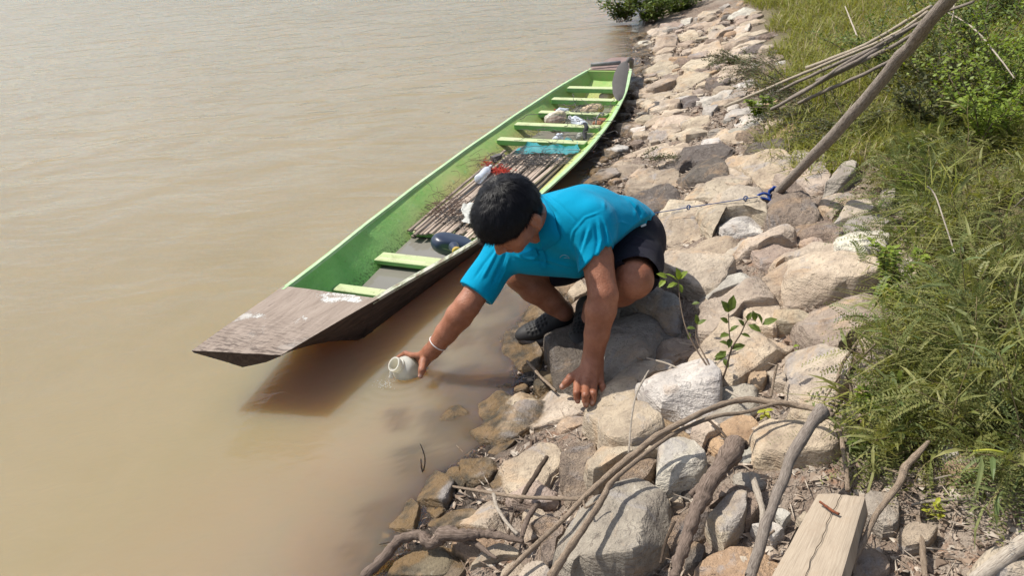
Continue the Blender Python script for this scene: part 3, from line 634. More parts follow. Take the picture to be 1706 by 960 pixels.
# bow block: solid tapering wood with a flat deck and blunt triangular nose
def bow():
    V = []; Fc = []; S = np.linspace(0, .56*BL/4.52, 26)
    for s in S:
        f = s/S[-1]; w, g = hw(s), gz(s)+.004; t_ = .062+(g-keel(S[-1])-.062)*f**1.15; row = []
        n = 9
        for k in range(n): row.append((s-.03+.06*(1-f)*(k/(n-1)), w*(2*k/(n-1)-1), g+.0025*nz((s*3, k*.9, 0), 1)))
        q_ = f**1.2; fb = max(FZ-.012, keel(s)+.03); wi = float(wall(s, fb)); mx = lambda A_, B_: A_*(1-q_)+B_*q_; bk = .012*(1-f); k0 = keel(s)
        c1, c2, c3, c4 = (mx(w*.95, (wi+w)*.5+.014), mx(g-.007, (fb+g)*.5-.012)), (mx(w*.66, wi+.010), mx(g-.026, fb-.022)), (mx(w*.33, wi*.6), mx(g-.045, k0+.004)), (0, mx(g-.064, k0-.003))
        row += [(s+.03*(1-f), c1[0], c1[1]), (s+bk, c2[0], c2[1]), (s+bk, c3[0], c3[1]), (s+bk, 0, c4[1]), (s, -c3[0], c3[1]), (s, -c2[0], c2[1]), (s-.03*(1-f), -c1[0], c1[1])]
        # back edge of the deck slants: left side ends a little earlier
        V += row
    m = len(V)//len(S)
    for i in range(len(S)-1):
        for k in range(m): a, b = i*m+k, i*m+(k+1) % m; Fc.append([a, a+m, b+m, b])
    V = np.array(V); Fc.append(list(range(m))); Fc.append(list(range((len(S)-1)*m, len(S)*m))[::-1])
    mi = [0 if (i % m) < 8 and i < (len(S)-1)*m else 1 for i in range(len(Fc))]
    flk = np.clip((V[:, 0]-.05)/.25, 0, 1)*np.where(np.abs(V[:, 1]) < .17, 1, .6)
    bmk('bow_deck', V, Fc, [M_DECK, M_HOUT], midx=mi, sharp=30, attrs={'flk': flk})
bow()
sT = 4.50*BL/4.52
def bbox(s, t, z, hs_, ht, hz, skew=0.): 
    V, Fc = box((s, t, z), (hs_, 0, 0), (skew, ht, 0), (0, 0, hz)); 
    return V, [f[::-1] for f in Fc]
V, Fc = bbox(sT, 0, gz(sT)-.075, .012, hw(sT)-.018, .072); bmk('transom_board', V, [f[::-1] for f in Fc], M_HIN, smooth=False)
def stern():
    V = []; S = np.linspace(sT+.012, 4.95*BL/4.52, 8)
    for s in S:
        f = (s-S[0])/(S[-1]-S[0]); w = hw(S[0])*(1-.45*f); g = gz(sT)+.002+.01*f; V += [(s, -w, g), (s, 0, g+.004), (s, w, g), (s, w*.7, g-.07*(1-f*.5)), (s, -w*.7, g-.07*(1-f*.5))]
    Fc = []
    for i in range(7):
        for k in range(5): a, b = i*5+k, i*5+(k+1) % 5; Fc.append([a, a+5, b+5, b])
    Fc += [[0, 1, 2, 3, 4], [39, 38, 37, 36, 35]]; bmk('stern_deck', V, Fc, M_STERN, sharp=30)
stern()
def st_of(px, py, z):
    P = Zp(px, py, z)-B0; return float(P@BA), float(P@BN)
THW = [((590,487),(655,491),.035,.03,.010),((635,432),(746,441),.0,.045,.012),((681,384),(745,393),-.012,.03,.012),((848,238),(978,239),.045,.034,.018),((877,212),(1000,213),.06,.034,.018),((905,190),(1015,193),.05,.034,.018),((937,167),(1028,171),.08,.034,.018),((970,148),(1027,151),.10,.034,.018)]
for (a, b, z, hd, hz) in THW:
    s1, t1 = st_of(a[0], a[1], z); s2, t2 = st_of(b[0], b[1], z); s = (s1+s2)/2
    wi = float(wall(s, z))-.001
    V, Fc = bbox(s, 0, z, hd, wi, hz, 0.)
    bm = bmesh.new(); vs = [bm.verts.new(v) for v in V]; [bm.faces.new([vs[i] for i in f]) for f in Fc]; bmesh.ops.recalc_face_normals(bm, faces=bm.faces)
    bmesh.ops.bevel(bm, geom=bm.edges[:], offset=.003, segments=1, affect='EDGES'); bmesh.ops.subdivide_edges(bm, edges=[e for e in bm.edges if e.calc_length() > .1], cuts=5)
    bm.verts.ensure_lookup_table(); VV = [tuple(v.co) for v in bm.verts]; FF = [[v.index for v in f.verts] for f in bm.faces]; 
    mi = [1 if f.normal.z > .7 else 0 for f in bm.faces]; bmk('thwart', VV, FF, [M_TH, M_TOP], midx=mi, smooth=False); bm.free()
# bilge water standing in the forward part
def m_bilge():
    N = NT('bilge_water'); P = N.n('NewGeometry').outputs['Position']; n = N.noise(P, 5., 3, .5)
    N.bsdf(N.mix(n, (.17, .16, .135), (.22, .205, .175)), .04, N.bump(N.noise(P, 25, 2), .15, .003), .5, ior=1.33); return N.m
V = []; S = np.linspace(.62, 4.4, 40)
for s in S: q_ = float(wall(s, -.03))+.004; V += [(s, -q_, -.030), (s, q_, -.030)]
bmk('bilge_water', V, [[2*i, 2*i+2, 2*i+3, 2*i+1][::-1] for i in range(39)], m_bilge(), label='grey muddy water lying in the forward bilge')
# floor of split bamboo slats
def m_slat():
    N = NT('old_bamboo_slat'); v = N.obj(); A = N.n('Attribute', attribute_name='bc').outputs['Vector']; vv = N.scalev(A, (1.5, 22, 10)); n = N.noise(vv, 3, 5, .7); oi = N.n('ObjectInfo')
    c = N.ramp(n, [(.3, (.17, .13, .10)), (.5, (.34, .27, .215)), (.7, (.47, .39, .32))]); c = N.mix(1., c, N.ramp(oi.outputs['Random'], [(0., .75), (1., 1.2)]), 'MULTIPLY')
    N.bsdf(c, .75, N.bump(n, .5, .003), .25); return N.m
M_SLAT = m_slat()
sA, sB = 1.50, 2.86
R = random.Random(11); nsl = 22
for i in range(nsl):
    f = (i+.5)/nsl*2-1; t0 = f*.20; t1 = f*.235; s0 = sA+R.uniform(-.06, .05); s1 = sB+R.uniform(-.10, .03); z = .002+R.uniform(-.006, .010)
    w_ = .0115*R.uniform(.8, 1.1); n = 12; V = []; Fc = []; ph = R.uniform(0, 9)
    for j in range(n+1):
        q = j/n; s = s0+(s1-s0)*q; t = t0+(t1-t0)*q+.006*math.sin(q*3+ph); kn = .0015 if (j+i) % 3 == 0 else 0; zz = z+.004*math.sin(q*5+ph)
        V += [(s, t-w_, zz), (s, t-w_*.6, zz+.006+kn), (s, t+w_*.6, zz+.006+kn), (s, t+w_, zz)]
    for j in range(n):
        for k in range(3): a = j*4+k; Fc.append([a, a+4, a+5, a+1][::-1])
    Fc += [[0, 1, 2, 3], [n*4+3, n*4+2, n*4+1, n*4]]
    bmk('floor_slat', V, Fc, M_SLAT, sharp=40)
# ---- river sheet, with a hole where the boat's hull sits in it ----
us = nonuni(-2.1, .3, .026, -350, .5); ys = nonuni(.7, 6.6, .026, -250, 400, 1.12)
V, Fc = sheet(us, ys, lambda x, y: 0*x)
REL = V-B0; VS, VT = REL@BA, REL@BN
wo = np.maximum(np.array([wall(q, 0.) for q in VS])+.011, 0); inb = (VS > .60) & (VS < 4.42)
snap = inb & (np.abs(np.abs(VT)-wo) < .0135)
V[snap] = B0+VS[snap][:, None]*BA+(np.sign(VT[snap])*wo[snap])[:, None]*BN; V[:, 2] = 0
inside = inb & ((np.abs(VT) < wo) | snap)
Fc = [f for f in Fc if not all(inside[i] for i in f)]
dpt = np.maximum(-ground_z(V[:, 0], V[:, 1]), 0)
for poly in SUNK:                                           # the silt is thin where a stone lies just below the surface
    cx_, cy_ = np.mean(poly, axis=0); rr_ = max(math.dist(q, (cx_, cy_)) for q in poly)
    for i in np.nonzero(np.hypot(V[:, 0]-cx_, V[:, 1]-cy_) < rr_*1.1)[0]:
        x, y = V[i, 0], V[i, 1]; ins = sum(inpoly(x+dx, y+dy, poly) for dx, dy in ((0, 0), (.02, 0), (-.02, 0), (0, .02), (0, -.02)))/5.
        if ins: dpt[i] = dpt[i]*(1-ins*.8)+.032*ins*.8
mk('river', V, Fc, M_WATER, org=(0, 0, 0), kind='structure', attrs={'depth': dpt}, label='muddy tan river water, clear brown at the very edge')
# ================= PERSON =================
class SDF:
    def __init__(s, lo, hi, step):
        s.lo = np.array(lo, float); s.st = step; s.n = np.ceil((np.array(hi)-s.lo)/step).astype(int)+1
        s.D = np.full(s.n, .045, np.float32); s.ax = [s.lo[i]+np.arange(s.n[i])*step for i in range(3)]
    def _box(s, lo, hi):
        a = np.clip(np.floor((np.array(lo)-s.lo)/s.st).astype(int), 0, s.n-1); b = np.clip(np.ceil((np.array(hi)-s.lo)/s.st).astype(int)+1, 1, s.n)
        if (b <= a).any(): return None, None
        sl = tuple(slice(a[i], b[i]) for i in range(3))
        G = np.meshgrid(*[s.ax[i][sl[i]] for i in range(3)], indexing='ij'); return sl, np.stack(G, -1).astype(np.float32)
    def _op(s, sl, d, k, op):
        A = s.D[sl]
        if op == 'add':
            if k > 0: h = np.clip(.5+.5*(A-d)/k, 0, 1); s.D[sl] = A+(d-A)*h-k*h*(1-h)
            else: s.D[sl] = np.minimum(A, d)
        else:
            d = -d; h = np.clip(.5-.5*(A-d)/k, 0, 1) if k > 0 else None
            s.D[sl] = (A+(d-A)*h+k*h*(1-h)) if k > 0 else np.maximum(A, d)
    def cone(s, a, b, ra, rb, k=.01, op='add'):
        a, b = np.array(a, float), np.array(b, float); m = max(ra, rb)+.05; sl, P = s._box(np.minimum(a, b)-m, np.maximum(a, b)+m)
        if sl is None: return
        ab = b-a; t = np.clip(((P-a)@ab)/(ab@ab+1e-12), 0, 1); q = P-a-t[..., None]*ab
        s._op(sl, (np.sqrt((q**2).sum(-1))-(ra+(rb-ra)*t)).astype(np.float32), k, op)
    def chain(s, pts, rs, k=.01):
        for i in range(len(pts)-1): s.cone(pts[i], pts[i+1], rs[i], rs[i+1], k)
    def ell(s, c, r, M=None, k=.01, op='add'):
        c, r = np.array(c, float), np.array(r, float); m = r.max()+.05; sl, P = s._box(c-m, c+m)
        if sl is None: return
        Q = (P-c) if M is None else (P-c)@np.array(M, float).T     # rows of M are the axes
        k0 = np.sqrt(((Q/r)**2).sum(-1)); k1 = np.sqrt(((Q/r**2)**2).sum(-1))+1e-9
        s._op(sl, (k0*(k0-1)/k1).astype(np.float32), k, op)
    def cutf(s, fn, k=.002):
        sl, P = s._box(s.lo, s.lo+s.n*s.st); s._op(sl, -fn(P).astype(np.float32), k, 'cut')
    def cut_plane(s, p, n, k=.002, box_=None):           # removes the side the normal points to
        n = np.array(n, float); n /= np.linalg.norm(n); s.cutf(lambda P: (P-np.array(p))@n, k)
    def mesh(s, smooth=1):
        D = s.D; neg = D < 0; nx, ny, nz_ = D.shape
        cnt = np.zeros((nx-1, ny-1, nz_-1), np.int8)
        C8 = [(i, j, k) for i in (0, 1) for j in (0, 1) for k in (0, 1)]
        for c in C8: cnt += neg[c[0]:nx-1+c[0], c[1]:ny-1+c[1], c[2]:nz_-1+c[2]]
        act = (cnt > 0) & (cnt < 8); I = np.argwhere(act); sm = np.zeros((len(I), 3)); ct = np.zeros(len(I))
        for a in range(8):
            for b in range(a+1, 8):
                if sum(abs(C8[a][q]-C8[b][q]) for q in range(3)) != 1: continue
                A = D[tuple((I+C8[a]).T)]; B = D[tuple((I+C8[b]).T)]; m = (A < 0) != (B < 0); t = np.where(m, A/(A-B+1e-20), 0)
                p = np.array(C8[a])+t[:, None]*(np.array(C8[b])-np.array(C8[a])); sm += p*m[:, None]; ct += m
        V = s.lo+(I+sm/ct[:, None])*s.st; idx = -np.ones(act.shape, np.int64); idx[act] = np.arange(len(I)); Fs = []
        for ax in range(3):
            o = [q for q in range(3) if q != ax]; sl0 = [slice(1, -1)]*3; sl0[ax] = slice(0, -1); sl1 = list(sl0); sl1[ax] = slice(1, None)
            a_ = neg[tuple(sl0)]; b_ = neg[tuple(sl1)]
            E = np.argwhere(a_ != b_); 
            off = np.ones(3, int); off[ax] = 0; E0 = E+off; s0 = neg[tuple(E0.T)]
            def cell(d1, d2):
                q = E0.copy(); q[:, o[0]] -= d1; q[:, o[1]] -= d2; return idx[tuple(q.T)]
            f = np.stack([cell(1, 1), cell(0, 1), cell(0, 0), cell(1, 0)], -1); flip = s0 if ax != 1 else ~s0
            f[~flip] = f[~flip][:, ::-1]; Fs.append(f[(f >= 0).all(1)])
        Fc = np.concatenate(Fs)
        for _ in range(smooth):
            acc = np.zeros_like(V); w = np.zeros(len(V))
            for i in range(4):
                a, b = Fc[:, i], Fc[:, (i+1) % 4]; np.add.at(acc, a, V[b]); np.add.at(acc, b, V[a]); np.add.at(w, a, 1); np.add.at(w, b, 1)
            V = V*.5+.5*acc/np.maximum(w, 1)[:, None]
        return V, Fc
def vnorm(V, Fc):
    n = np.cross(V[Fc[:, 2]]-V[Fc[:, 0]], V[Fc[:, 3]]-V[Fc[:, 1]]); N_ = np.zeros_like(V)
    for i in range(4): np.add.at(N_, Fc[:, i], n)
    return N_/(np.linalg.norm(N_, axis=1)[:, None]+1e-12)
def pixv(V):
    v = V-CAM; d = v@CF; return np.stack([853+F*(v@CR)/d, 480-F*(v@CU)/d], -1)
def seg_dist(P2, line):
    best = np.full(len(P2), 1e9); 
    for i in range(len(line)-1):
        a, b = np.array(line[i], float), np.array(line[i+1], float); ab = b-a; t = np.clip(((P2-a)@ab)/(ab@ab), 0, 1); best = np.minimum(best, np.linalg.norm(P2-a-t[:, None]*ab, axis=1))
    return best
def crease(V, N_, line, w, amp):
    """raise (amp>0) or sink a fold running along a line across the cloth, tapering at its ends"""
    px = pixv(V); d = seg_dist(px, line); front = (N_@(CF)) < .15
    L = np.array(line, float); e = np.minimum(np.linalg.norm(px-L[0], axis=1), np.linalg.norm(px-L[-1], axis=1)); tp = np.clip(e/14, .15, 1)
    V += N_*(amp*np.exp(-(d/w)**2)*front*tp)[:, None]
# joints ---------------------------------------------------------------
LSH, LEL, LWR = Dp(985, 372, 2.45), Dp(1005, 492, 2.395), Dp(987, 600, 2.445)
RSH, REL, RWR = Dp(850, 405, 2.66), Dp(778, 510, 2.62), Dp(721, 584, 2.70)
NB = Dp(905, 374, 2.53); PEL = Dp(1040, 396, 2.80)
LHP, LKN, LAN = Dp(1053, 406, 2.78), Dp(1056, 466, 2.47), Zp(990, 512, .19)
RHP, RKN, RAN = Dp(1025, 398, 2.92), Dp(868, 458, 2.80), Zp(938, 520, .125)
HC = Dp(850, 357, 2.36)
def cb(r, u, t): return r*CR+u*CU-t*CF
HZ = cb(-.55, .35, .75); HZ /= np.linalg.norm(HZ); HY = cb(-.5, -.86, .05); HY -= HZ*(HY@HZ); HY /= np.linalg.norm(HY); HX = np.cross(HY, HZ)
HM = np.stack([HX, HY, HZ])
def hp(x, y, z): return HC+HX*x+HY*y+HZ*z
person = thing('person', ((LAN+RAN)/2*[1, 1, 0]+[0, 0, .06]), 'crouching person in turquoise polo shirt and dark shorts, filling a plastic bottle from the river', 'person')

def build_body():
    S = SDF((-.52, 1.9, -.03), (.62, 2.98, .86), .0034)
    # head
    S.ell(hp(0, -.004, .022), (.075, .093, .084), HM); S.ell(hp(0, .032, -.02), (.064, .062, .082), HM, .02)
    S.ell(hp(0, .036, -.062), (.052, .050, .045), HM, .02); S.ell(hp(0, .068, -.098), (.024, .02, .018), HM, .02)
    for q in (-1, 1):
        S.ell(hp(.042*q, .058, -.032), (.026, .028, .024), HM, .02); S.ell(hp(.031*q, .102, -.012), (.019, .014, .010), HM, .008, 'cut')
        S.ell(hp(.031*q, .079, -.012), (.015, .013, .009), HM, .002); S.ell(hp(.0125*q, .099, -.044), (.0095, .010, .008), HM, .006)
        S.ell(hp(.084*q, -.016, -.020), (.0085, .021, .033), HM, .006); S.ell(hp(.094*q, -.011, -.017), (.007, .011, .020), HM, .003, 'cut'); S.ell(hp(.085*q, -.008, -.046), (.006, .010, .010), HM, .004)
        S.ell(hp(.031*q, .084, .014), (.024, .010, .007), HM, .012)
    S.chain([hp(0, .086, .0), hp(0, .102, -.026), hp(0, .112, -.040)], [.008, .010, .0115], .010)
    S.ell(hp(0, .093, -.064), (.024, .009, .0055), HM, .006); S.ell(hp(0, .090, -.075), (.020, .009, .0055), HM, .005)
    S.ell(hp(0, .106, -.0695), (.026, .008, .0014), HM, .003, 'cut')
    S.cone(hp(0, -.03, -.05), NB, .053, .062, .03)
    # trunk (inside the clothes)
    S.cone(NB, LSH, .062, .045, .04); S.cone(NB, RSH, .062, .045, .04); S.cone(NB*.75+PEL*.25, PEL, .085, .085, .05)
    S.cone(LSH, PEL, .04, .06, .05); S.cone(RSH, PEL, .04, .06, .05); S.cone(LHP, RHP, .07, .07, .04)
    # arms
    m = lambda a, b, t: a*(1-t)+b*t
    S.chain([LSH, m(LSH, LEL, .5), LEL, m(LEL, LWR, .22), m(LEL, LWR, .6), LWR], [.047, .049, .045, .0475, .038, .0325], .012)
    S.chain([RSH, m(RSH, REL, .5), REL, m(REL, RWR, .22), m(REL, RWR, .6), RWR], [.047, .047, .043, .045, .037, .0295], .012)
    # left hand, planted on the rock
    K = [Zp(962, 640, .135), Zp(976, 644, .137), Zp(989, 641, .133), Zp(1000, 635, .127)]
    S.chain([LWR, m(LWR, K[1], .35)], [.031, .0255], .01)
    for i, kk in enumerate(K): S.cone(m(LWR, K[1], .22)+(kk-K[1])*.45, kk, .019, .0125, .012)
    pts = [[(961, 655, .131), (961.5, 663, .116), (962.5, 669, .104)], [(975.5, 659, .135), (975.5, 668, .118), (976, 675, .105)], [(988.5, 656, .130), (987.5, 666, .114), (986.5, 673, .103)], [(1003.5, 644, .124), (1006, 653, .112), (1007, 659.5, .103)]]
    for i, (kk, pp) in enumerate(zip(K, pts)):
        r_ = (.0110, .0114, .0108, .0095)[i]; S.chain([kk]+[Zp(*q) for q in pp], [r_*1.14, r_*1.05, r_*.97, r_*.78], .0035)
    tb = m(LWR, K[0], .45)+CR*-.008; S.chain([tb, Zp(951, 630, .138), Zp(944, 638, .125), Zp(936.5, 645, .110)], [.018, .0135, .0120, .0095], .007)
    # right hand, closed on the bottle
    BX = np.array(BOT_AX)
    K2 = [Dp(700, 592, 2.725), Dp(699, 599, 2.755), Dp(700, 607, 2.775), Dp(703, 614, 2.785)]
    for kk in K2: S.cone(m(RWR, K2[1], .15), kk, .024, .0125, .012)
    for i, kk in enumerate(K2):
        r_ = (.0100, .0100, .0095, .0085)[i]; c = BOT0+BX*((kk-BOT0)@BX); rad_ = kk-c; rad_ /= np.linalg.norm(rad_)
        tang = np.cross(BX, rad_); tang = tang if tang@CU > 0 else -tang      # over the top of the bottle and round the far side
        st = [kk]
        for a in (25, 62, 100): st.append(c+(rad_*math.cos(rad(a))+tang*math.sin(rad(a)))*(BOT_R+.009)-BX*.006*i*0)
        S.chain(st, [r_*1.1, r_, r_*.95, r_*.8], .0035)
    S.chain([m(RWR, K2[1], .35), Dp(705.5, 604, 2.70), Dp(703, 617, 2.675), Dp(700.5, 627, 2.675)], [.020, .0155, .0125, .0095], .007)
    # legs
    S.chain([LHP, m(LHP, LKN, .6), LKN], [.075, .068, .060], .02); S.chain([LKN, m(LKN, LAN, .3), m(LKN, LAN, .65), LAN], [.060, .057, .044, .036], .015)
    S.chain([RHP, m(RHP, RKN, .6), RKN], [.075, .068, .058], .02); S.chain([RKN, m(RKN, RAN, .33), m(RKN, RAN, .7), RAN], [.057, .0575, .042, .038], .015)
    S.chain([LAN, Zp(978, 545, .125)], [.036, .03]); S.chain([RAN, Zp(915, 535, .06)], [.036, .03])
    V, Fc = S.mesh(1)
    L = (V-HC)@HM.T; px = pixv(V)
    nail = np.zeros(len(V))
    for pp, r_ in [(Zp(962.5, 669, .104), .0095), (Zp(976, 675, .105), .0095), (Zp(986.5, 673, .103), .009), (Zp(1007, 659.5, .103), .008), (Zp(936.5, 645, .110), .0095), (Dp(700.5, 628, 2.675), .010)]:
        c = pp+np.array([0, -.004, .007]); nail = np.maximum(nail, np.clip(1.6-np.linalg.norm(V-c, axis=1)/(r_*.62), 0, 1))
    brow = np.zeros(len(V))
    for q in (-1, 1):
        d = np.sqrt(((L[:, 0]-.033*q)/.022)**2+((L[:, 2]-.014-.1*np.abs(L[:, 0]-.03*q))/.0055)**2); brow = np.maximum(brow, np.clip(1.5-d, 0, 1)*(L[:, 1] > .05))
        d = np.sqrt(((L[:, 0]-.031*q)/.016)**2+((L[:, 2]+.016)/.0022)**2); brow = np.maximum(brow, np.clip(1.4-d, 0, 1)*(L[:, 1] > .06))
    lip = np.clip(1.5-np.sqrt((L[:, 0]/.024)**2+((L[:, 2]+.069)/.010)**2), 0, 1)*(L[:, 1] > .07)
    n = vnorm(V, Fc)
    for w in ((955, 611, 1004, 611), (957, 608, 1003, 609.5)): crease(V, n, [(w[0]+8, w[1]), (980, w[1]+3), (w[2], w[3]+3)], 1.5, -.0013)
    for a in ((966, 626, 990, 632), (964, 631, 984, 637), (975, 623, 998, 627)): crease(V, n, [(a[0], a[1]), (a[2], a[3])], 1.1, -.0009)
    mk('body', V, Fc.tolist(), M_SKIN, person, attrs={'mark': np.stack([nail, brow, lip], -1)})
def m_skin():
    N = NT('tanned_skin'); v = N.obj(); mk_ = N.sep(N.n('Attribute', attribute_name='mark').outputs['Vector'])
    a = N.noise(v, 14, 4, .6); b = N.noise(v, 220, 3, .6); c = N.mix(N.ramp(a, [(.35, 0.), (.65, 1.)]), (.235, .088, .046), (.355, .150, .085))
    c = N.mix(N.ramp(N.noise(v, 55, 5, .65), [(.35, .35), (.5, 0.)]), c, (.20, .07, .035)); c = N.mix(N.ramp(b, [(.6, 0.), (.75, .3)]), c, (.2, .075, .04)); c = N.mix(N.math('MULTIPLY', mk_[0], .8), c, (.55, .36, .29)); c = N.mix(mk_[1], c, (.012, .009, .008)); c = N.mix(N.math('MULTIPLY', mk_[2], .6), c, (.28, .085, .065))
    h = N.math('ADD', N.vor(v, 260.), N.math('MULTIPLY', a, .6))
    N.bsdf(c, N.ramp(a, [(.3, .42), (.7, .56)]), N.bump(N.math('ADD', h, N.math('MULTIPLY', N.noise(v, 70, 5, .65), 2.5)), .5, .0016), .42, sss=.12); return N.m
M_SKIN = m_skin()
# ---- bottle geometry is needed by the hand that holds it ----
BOT_AX = cb(.60, -.38, -.70); BOT_AX = BOT_AX/np.linalg.norm(BOT_AX); BOT0 = Zp(656, 607, .060); BOT_R = .0465
build_body()
def m_cloth(name, c1, c2, scale=900., sheen=.3, rough=.8, dist=.0006):
    N = NT(name); v = N.obj(); a = N.noise(v, 7, 4, .6); w = N.vor(v, scale)
    c = N.mix(N.ramp(a, [(.35, 0.), (.65, 1.)]), c1, c2); N.bsdf(c, rough, N.bump(N.math('ADD', w, N.math('MULTIPLY', N.noise(v, 60, 4, .6), 1.5)), .5, dist*2), .08, sheen=sheen*.2); return N.m
M_SHIRT = m_cloth('turquoise_pique', (.0, .235, .40), (.001, .27, .45)); M_CUFF = m_cloth('turquoise_rib', (.0, .20, .36), (.001, .23, .40), 500.)
M_SHORT = m_cloth('dark_navy_cloth', (.013, .013, .020), (.019, .018, .027), 1200., .15)
def sleeve_n(a, b, t): return a*(1-t)+b*t
SHIRT = {}
def build_shirt():
    S = SDF((-.30, 1.98, .2), (.62, 3.05, .86), .0038)
    S.cone(Dp(958, 374, 2.51), Dp(1031, 388, 2.66), .116, .126, .05); S.cone(Dp(893, 394, 2.68), Dp(1012, 382, 2.90), .116, .125, .05)
    S.ell(Dp(962, 392, 2.64), (.15, .13, .12), None, .04); S.cone(Dp(912, 374, 2.58), Dp(975, 365, 2.62), .098, .115, .04); S.cone(Dp(905, 377, 2.55), LSH, .078, .070, .04)
    S.cone(Dp(895, 385, 2.60), RSH, .08, .068, .04); S.cone(Dp(990, 378, 2.75), Dp(1042, 391, 2.80), .13, .126, .04)
    S.cone(Dp(880, 415, 2.60), Dp(960, 420, 2.57), .062, .07, .05)
    S.cone(Dp(864, 420, 2.63), Dp(960, 420, 2.57), .060, .07, .05)
    # sleeves
    tl, tr = sleeve_n(LSH, LEL, .92), sleeve_n(RSH, REL, .80)
    S.cone(LSH, tl+CR*-.002, .062, .0655, .035); S.cone(RSH, tr, .064, .066, .035)
    dl = Dp(1008, 500, 2.39)-LSH; S.cut_plane(tl+CU*.006, (LEL-LSH)+CR*.10+CU*-.02, .0015)
    S.cut_plane(tr, (REL-RSH), .0015)
    # hem and neck opening
    a, b, c = Dp(1087, 362, 2.72), Dp(1020, 414, 2.56), Dp(1008, 446, 2.92); n = np.cross(b-a, c-a); n = n if n@(PEL-NB) > 0 else -n; S.cut_plane(a, n, .003)
    S.cone(NB+(HC-NB)*.35, NB+(HC-NB)*1.3, .056, .078, .01, 'cut')
    # folds running round the cloth
    for (p, q, r_) in [(Dp(1035, 330, 2.68), Dp(1075, 372, 2.66), .008), (Dp(1058, 338, 2.70), Dp(1082, 366, 2.70), .007), (Dp(1020, 345, 2.60), Dp(1052, 378, 2.585), .006)]: S.cone(p, q, r_, r_*.6, .015)
    V, Fc = S.mesh(2); n = vnorm(V, Fc)
    # broad cloth ripple
    for i in range(0, len(V)): 
        p = V[i]; V[i] += n[i]*(.0035*nz(p, 7, 2)+.0018*nz((p[0]*1.2, p[1]*2.4, p[2]*2.4), 11, 7))
    n = vnorm(V, Fc)
    for ln, w, am in [([(1003, 352), (975, 362), (955, 385), (948, 410)], 2.2, .0035), ([(1003, 352), (975, 362), (955, 385), (948, 410)], 6., -.003),
        ([(1003, 358), (1016, 400), (1024, 430)], 2.6, .005), ([(996, 362), (1002, 400), (990, 440), (988, 452)], 3., .0055), ([(985, 372), (975, 405), (962, 440)], 2.8, .0050), ([(1008, 372), (1014, 410), (1009, 440), (1006, 450)], 2.4, .004),
        ([(992, 368), (996, 405), (988, 446)], 3.2, -.005), ([(1006, 365), (1010, 410), (1004, 446)], 2.4, -.004), ([(978, 375), (968, 410), (966, 450)], 3.0, -.004), ([(1018, 410), (1022, 432), (1019, 445)], 2.2, .0035),
        ([(893, 322), (915, 335), (935, 358)], 2.2, .005), ([(893, 328), (912, 345), (930, 366)], 2.2, -.004), ([(920, 352), (932, 372), (940, 398)], 2.2, .0045), ([(905, 322), (930, 338), (960, 368), (963, 380)], 1.6, -.003),
        ([(1005, 330), (1008, 355)], 3., .004), ([(1040, 325), (1058, 345), (1060, 368)], 3., .0045), ([(1050, 328), (1072, 352), (1082, 365)], 3., .005), ([(1046, 330), (1064, 352), (1070, 370)], 2.4, -.005), ([(1018, 376), (1035, 370), (1052, 376)], 2., .003),
        ([(905, 430), (935, 440), (958, 446)], 2.6, .004), ([(880, 432), (905, 436), (925, 446)], 2.2, -.004), ([(950, 400), (958, 425), (962, 446)], 3., -.004), ([(835, 405), (822, 430), (800, 470)], 2.4, .0045), ([(845, 415), (835, 440), (818, 478)], 2.6, -.0045), ([(828, 412), (806, 440), (788, 468)], 2.4, -.0035), ([(850, 425), (842, 450), (826, 482)], 2.2, .004), ([(852, 424), (876, 432), (902, 430)], 2.4, .0035)]:
        crease(V, n, ln, w, am)
    o = mk('polo_shirt', V, Fc.tolist(), M_SHIRT, person); SHIRT['bvh'] = BVHTree.FromPolygons([tuple(v) for v in V], Fc.tolist()); SHIRT['o'] = o; return o
shirt = build_shirt()
def on_shirt(px, py, off):
    w = ray(px, py); h = SHIRT['bvh'].ray_cast(Vector(CAM), Vector(w))
    if h[0] is None: return Dp(px, py, 2.5)
    n = np.array(h[1]); n = n if n@w < 0 else -n; return np.array(h[0])+n*off
def patch(name, poly, off, mat, parent, cell=3.0, thick=.003, dome=0.):
    """a sewn-on piece of cloth lying over the shirt: grid clipped to the outline, with its own thickness"""
    bm = bmesh.new(); xs = [p[0] for p in poly]; ys_ = [p[1] for p in poly]; idx = {}
    ring = [bm.verts.new((x, y, 0)) for x, y in poly]; f = bm.faces.new(ring); bmesh.ops.triangulate(bm, faces=[f])
    bmesh.ops.subdivide_edges(bm, edges=bm.edges[:], cuts=4, use_grid_fill=True); bmesh.ops.triangulate(bm, faces=bm.faces[:]); bm.verts.ensure_lookup_table()
    V = [on_shirt(v.co.x, v.co.y, off) for v in bm.verts]; Fc = [[v.index for v in q.verts] for q in bm.faces]; E = [[e.verts[0].index, e.verts[1].index] for e in bm.edges if e.is_boundary]; bm.free(); V = np.array(V)
    ctr = V.mean(0); nrm = np.array([0, 0, 1.]); V2 = V+ (CF*thick)
    n = len(V); F2 = Fc+[[i+n for i in q[::-1]] for q in Fc]+[[a, b, b+n, a+n] for a, b in E]
    return mk(name, np.concatenate([V, V2]), F2, mat, parent, smooth=True, sharp=40)
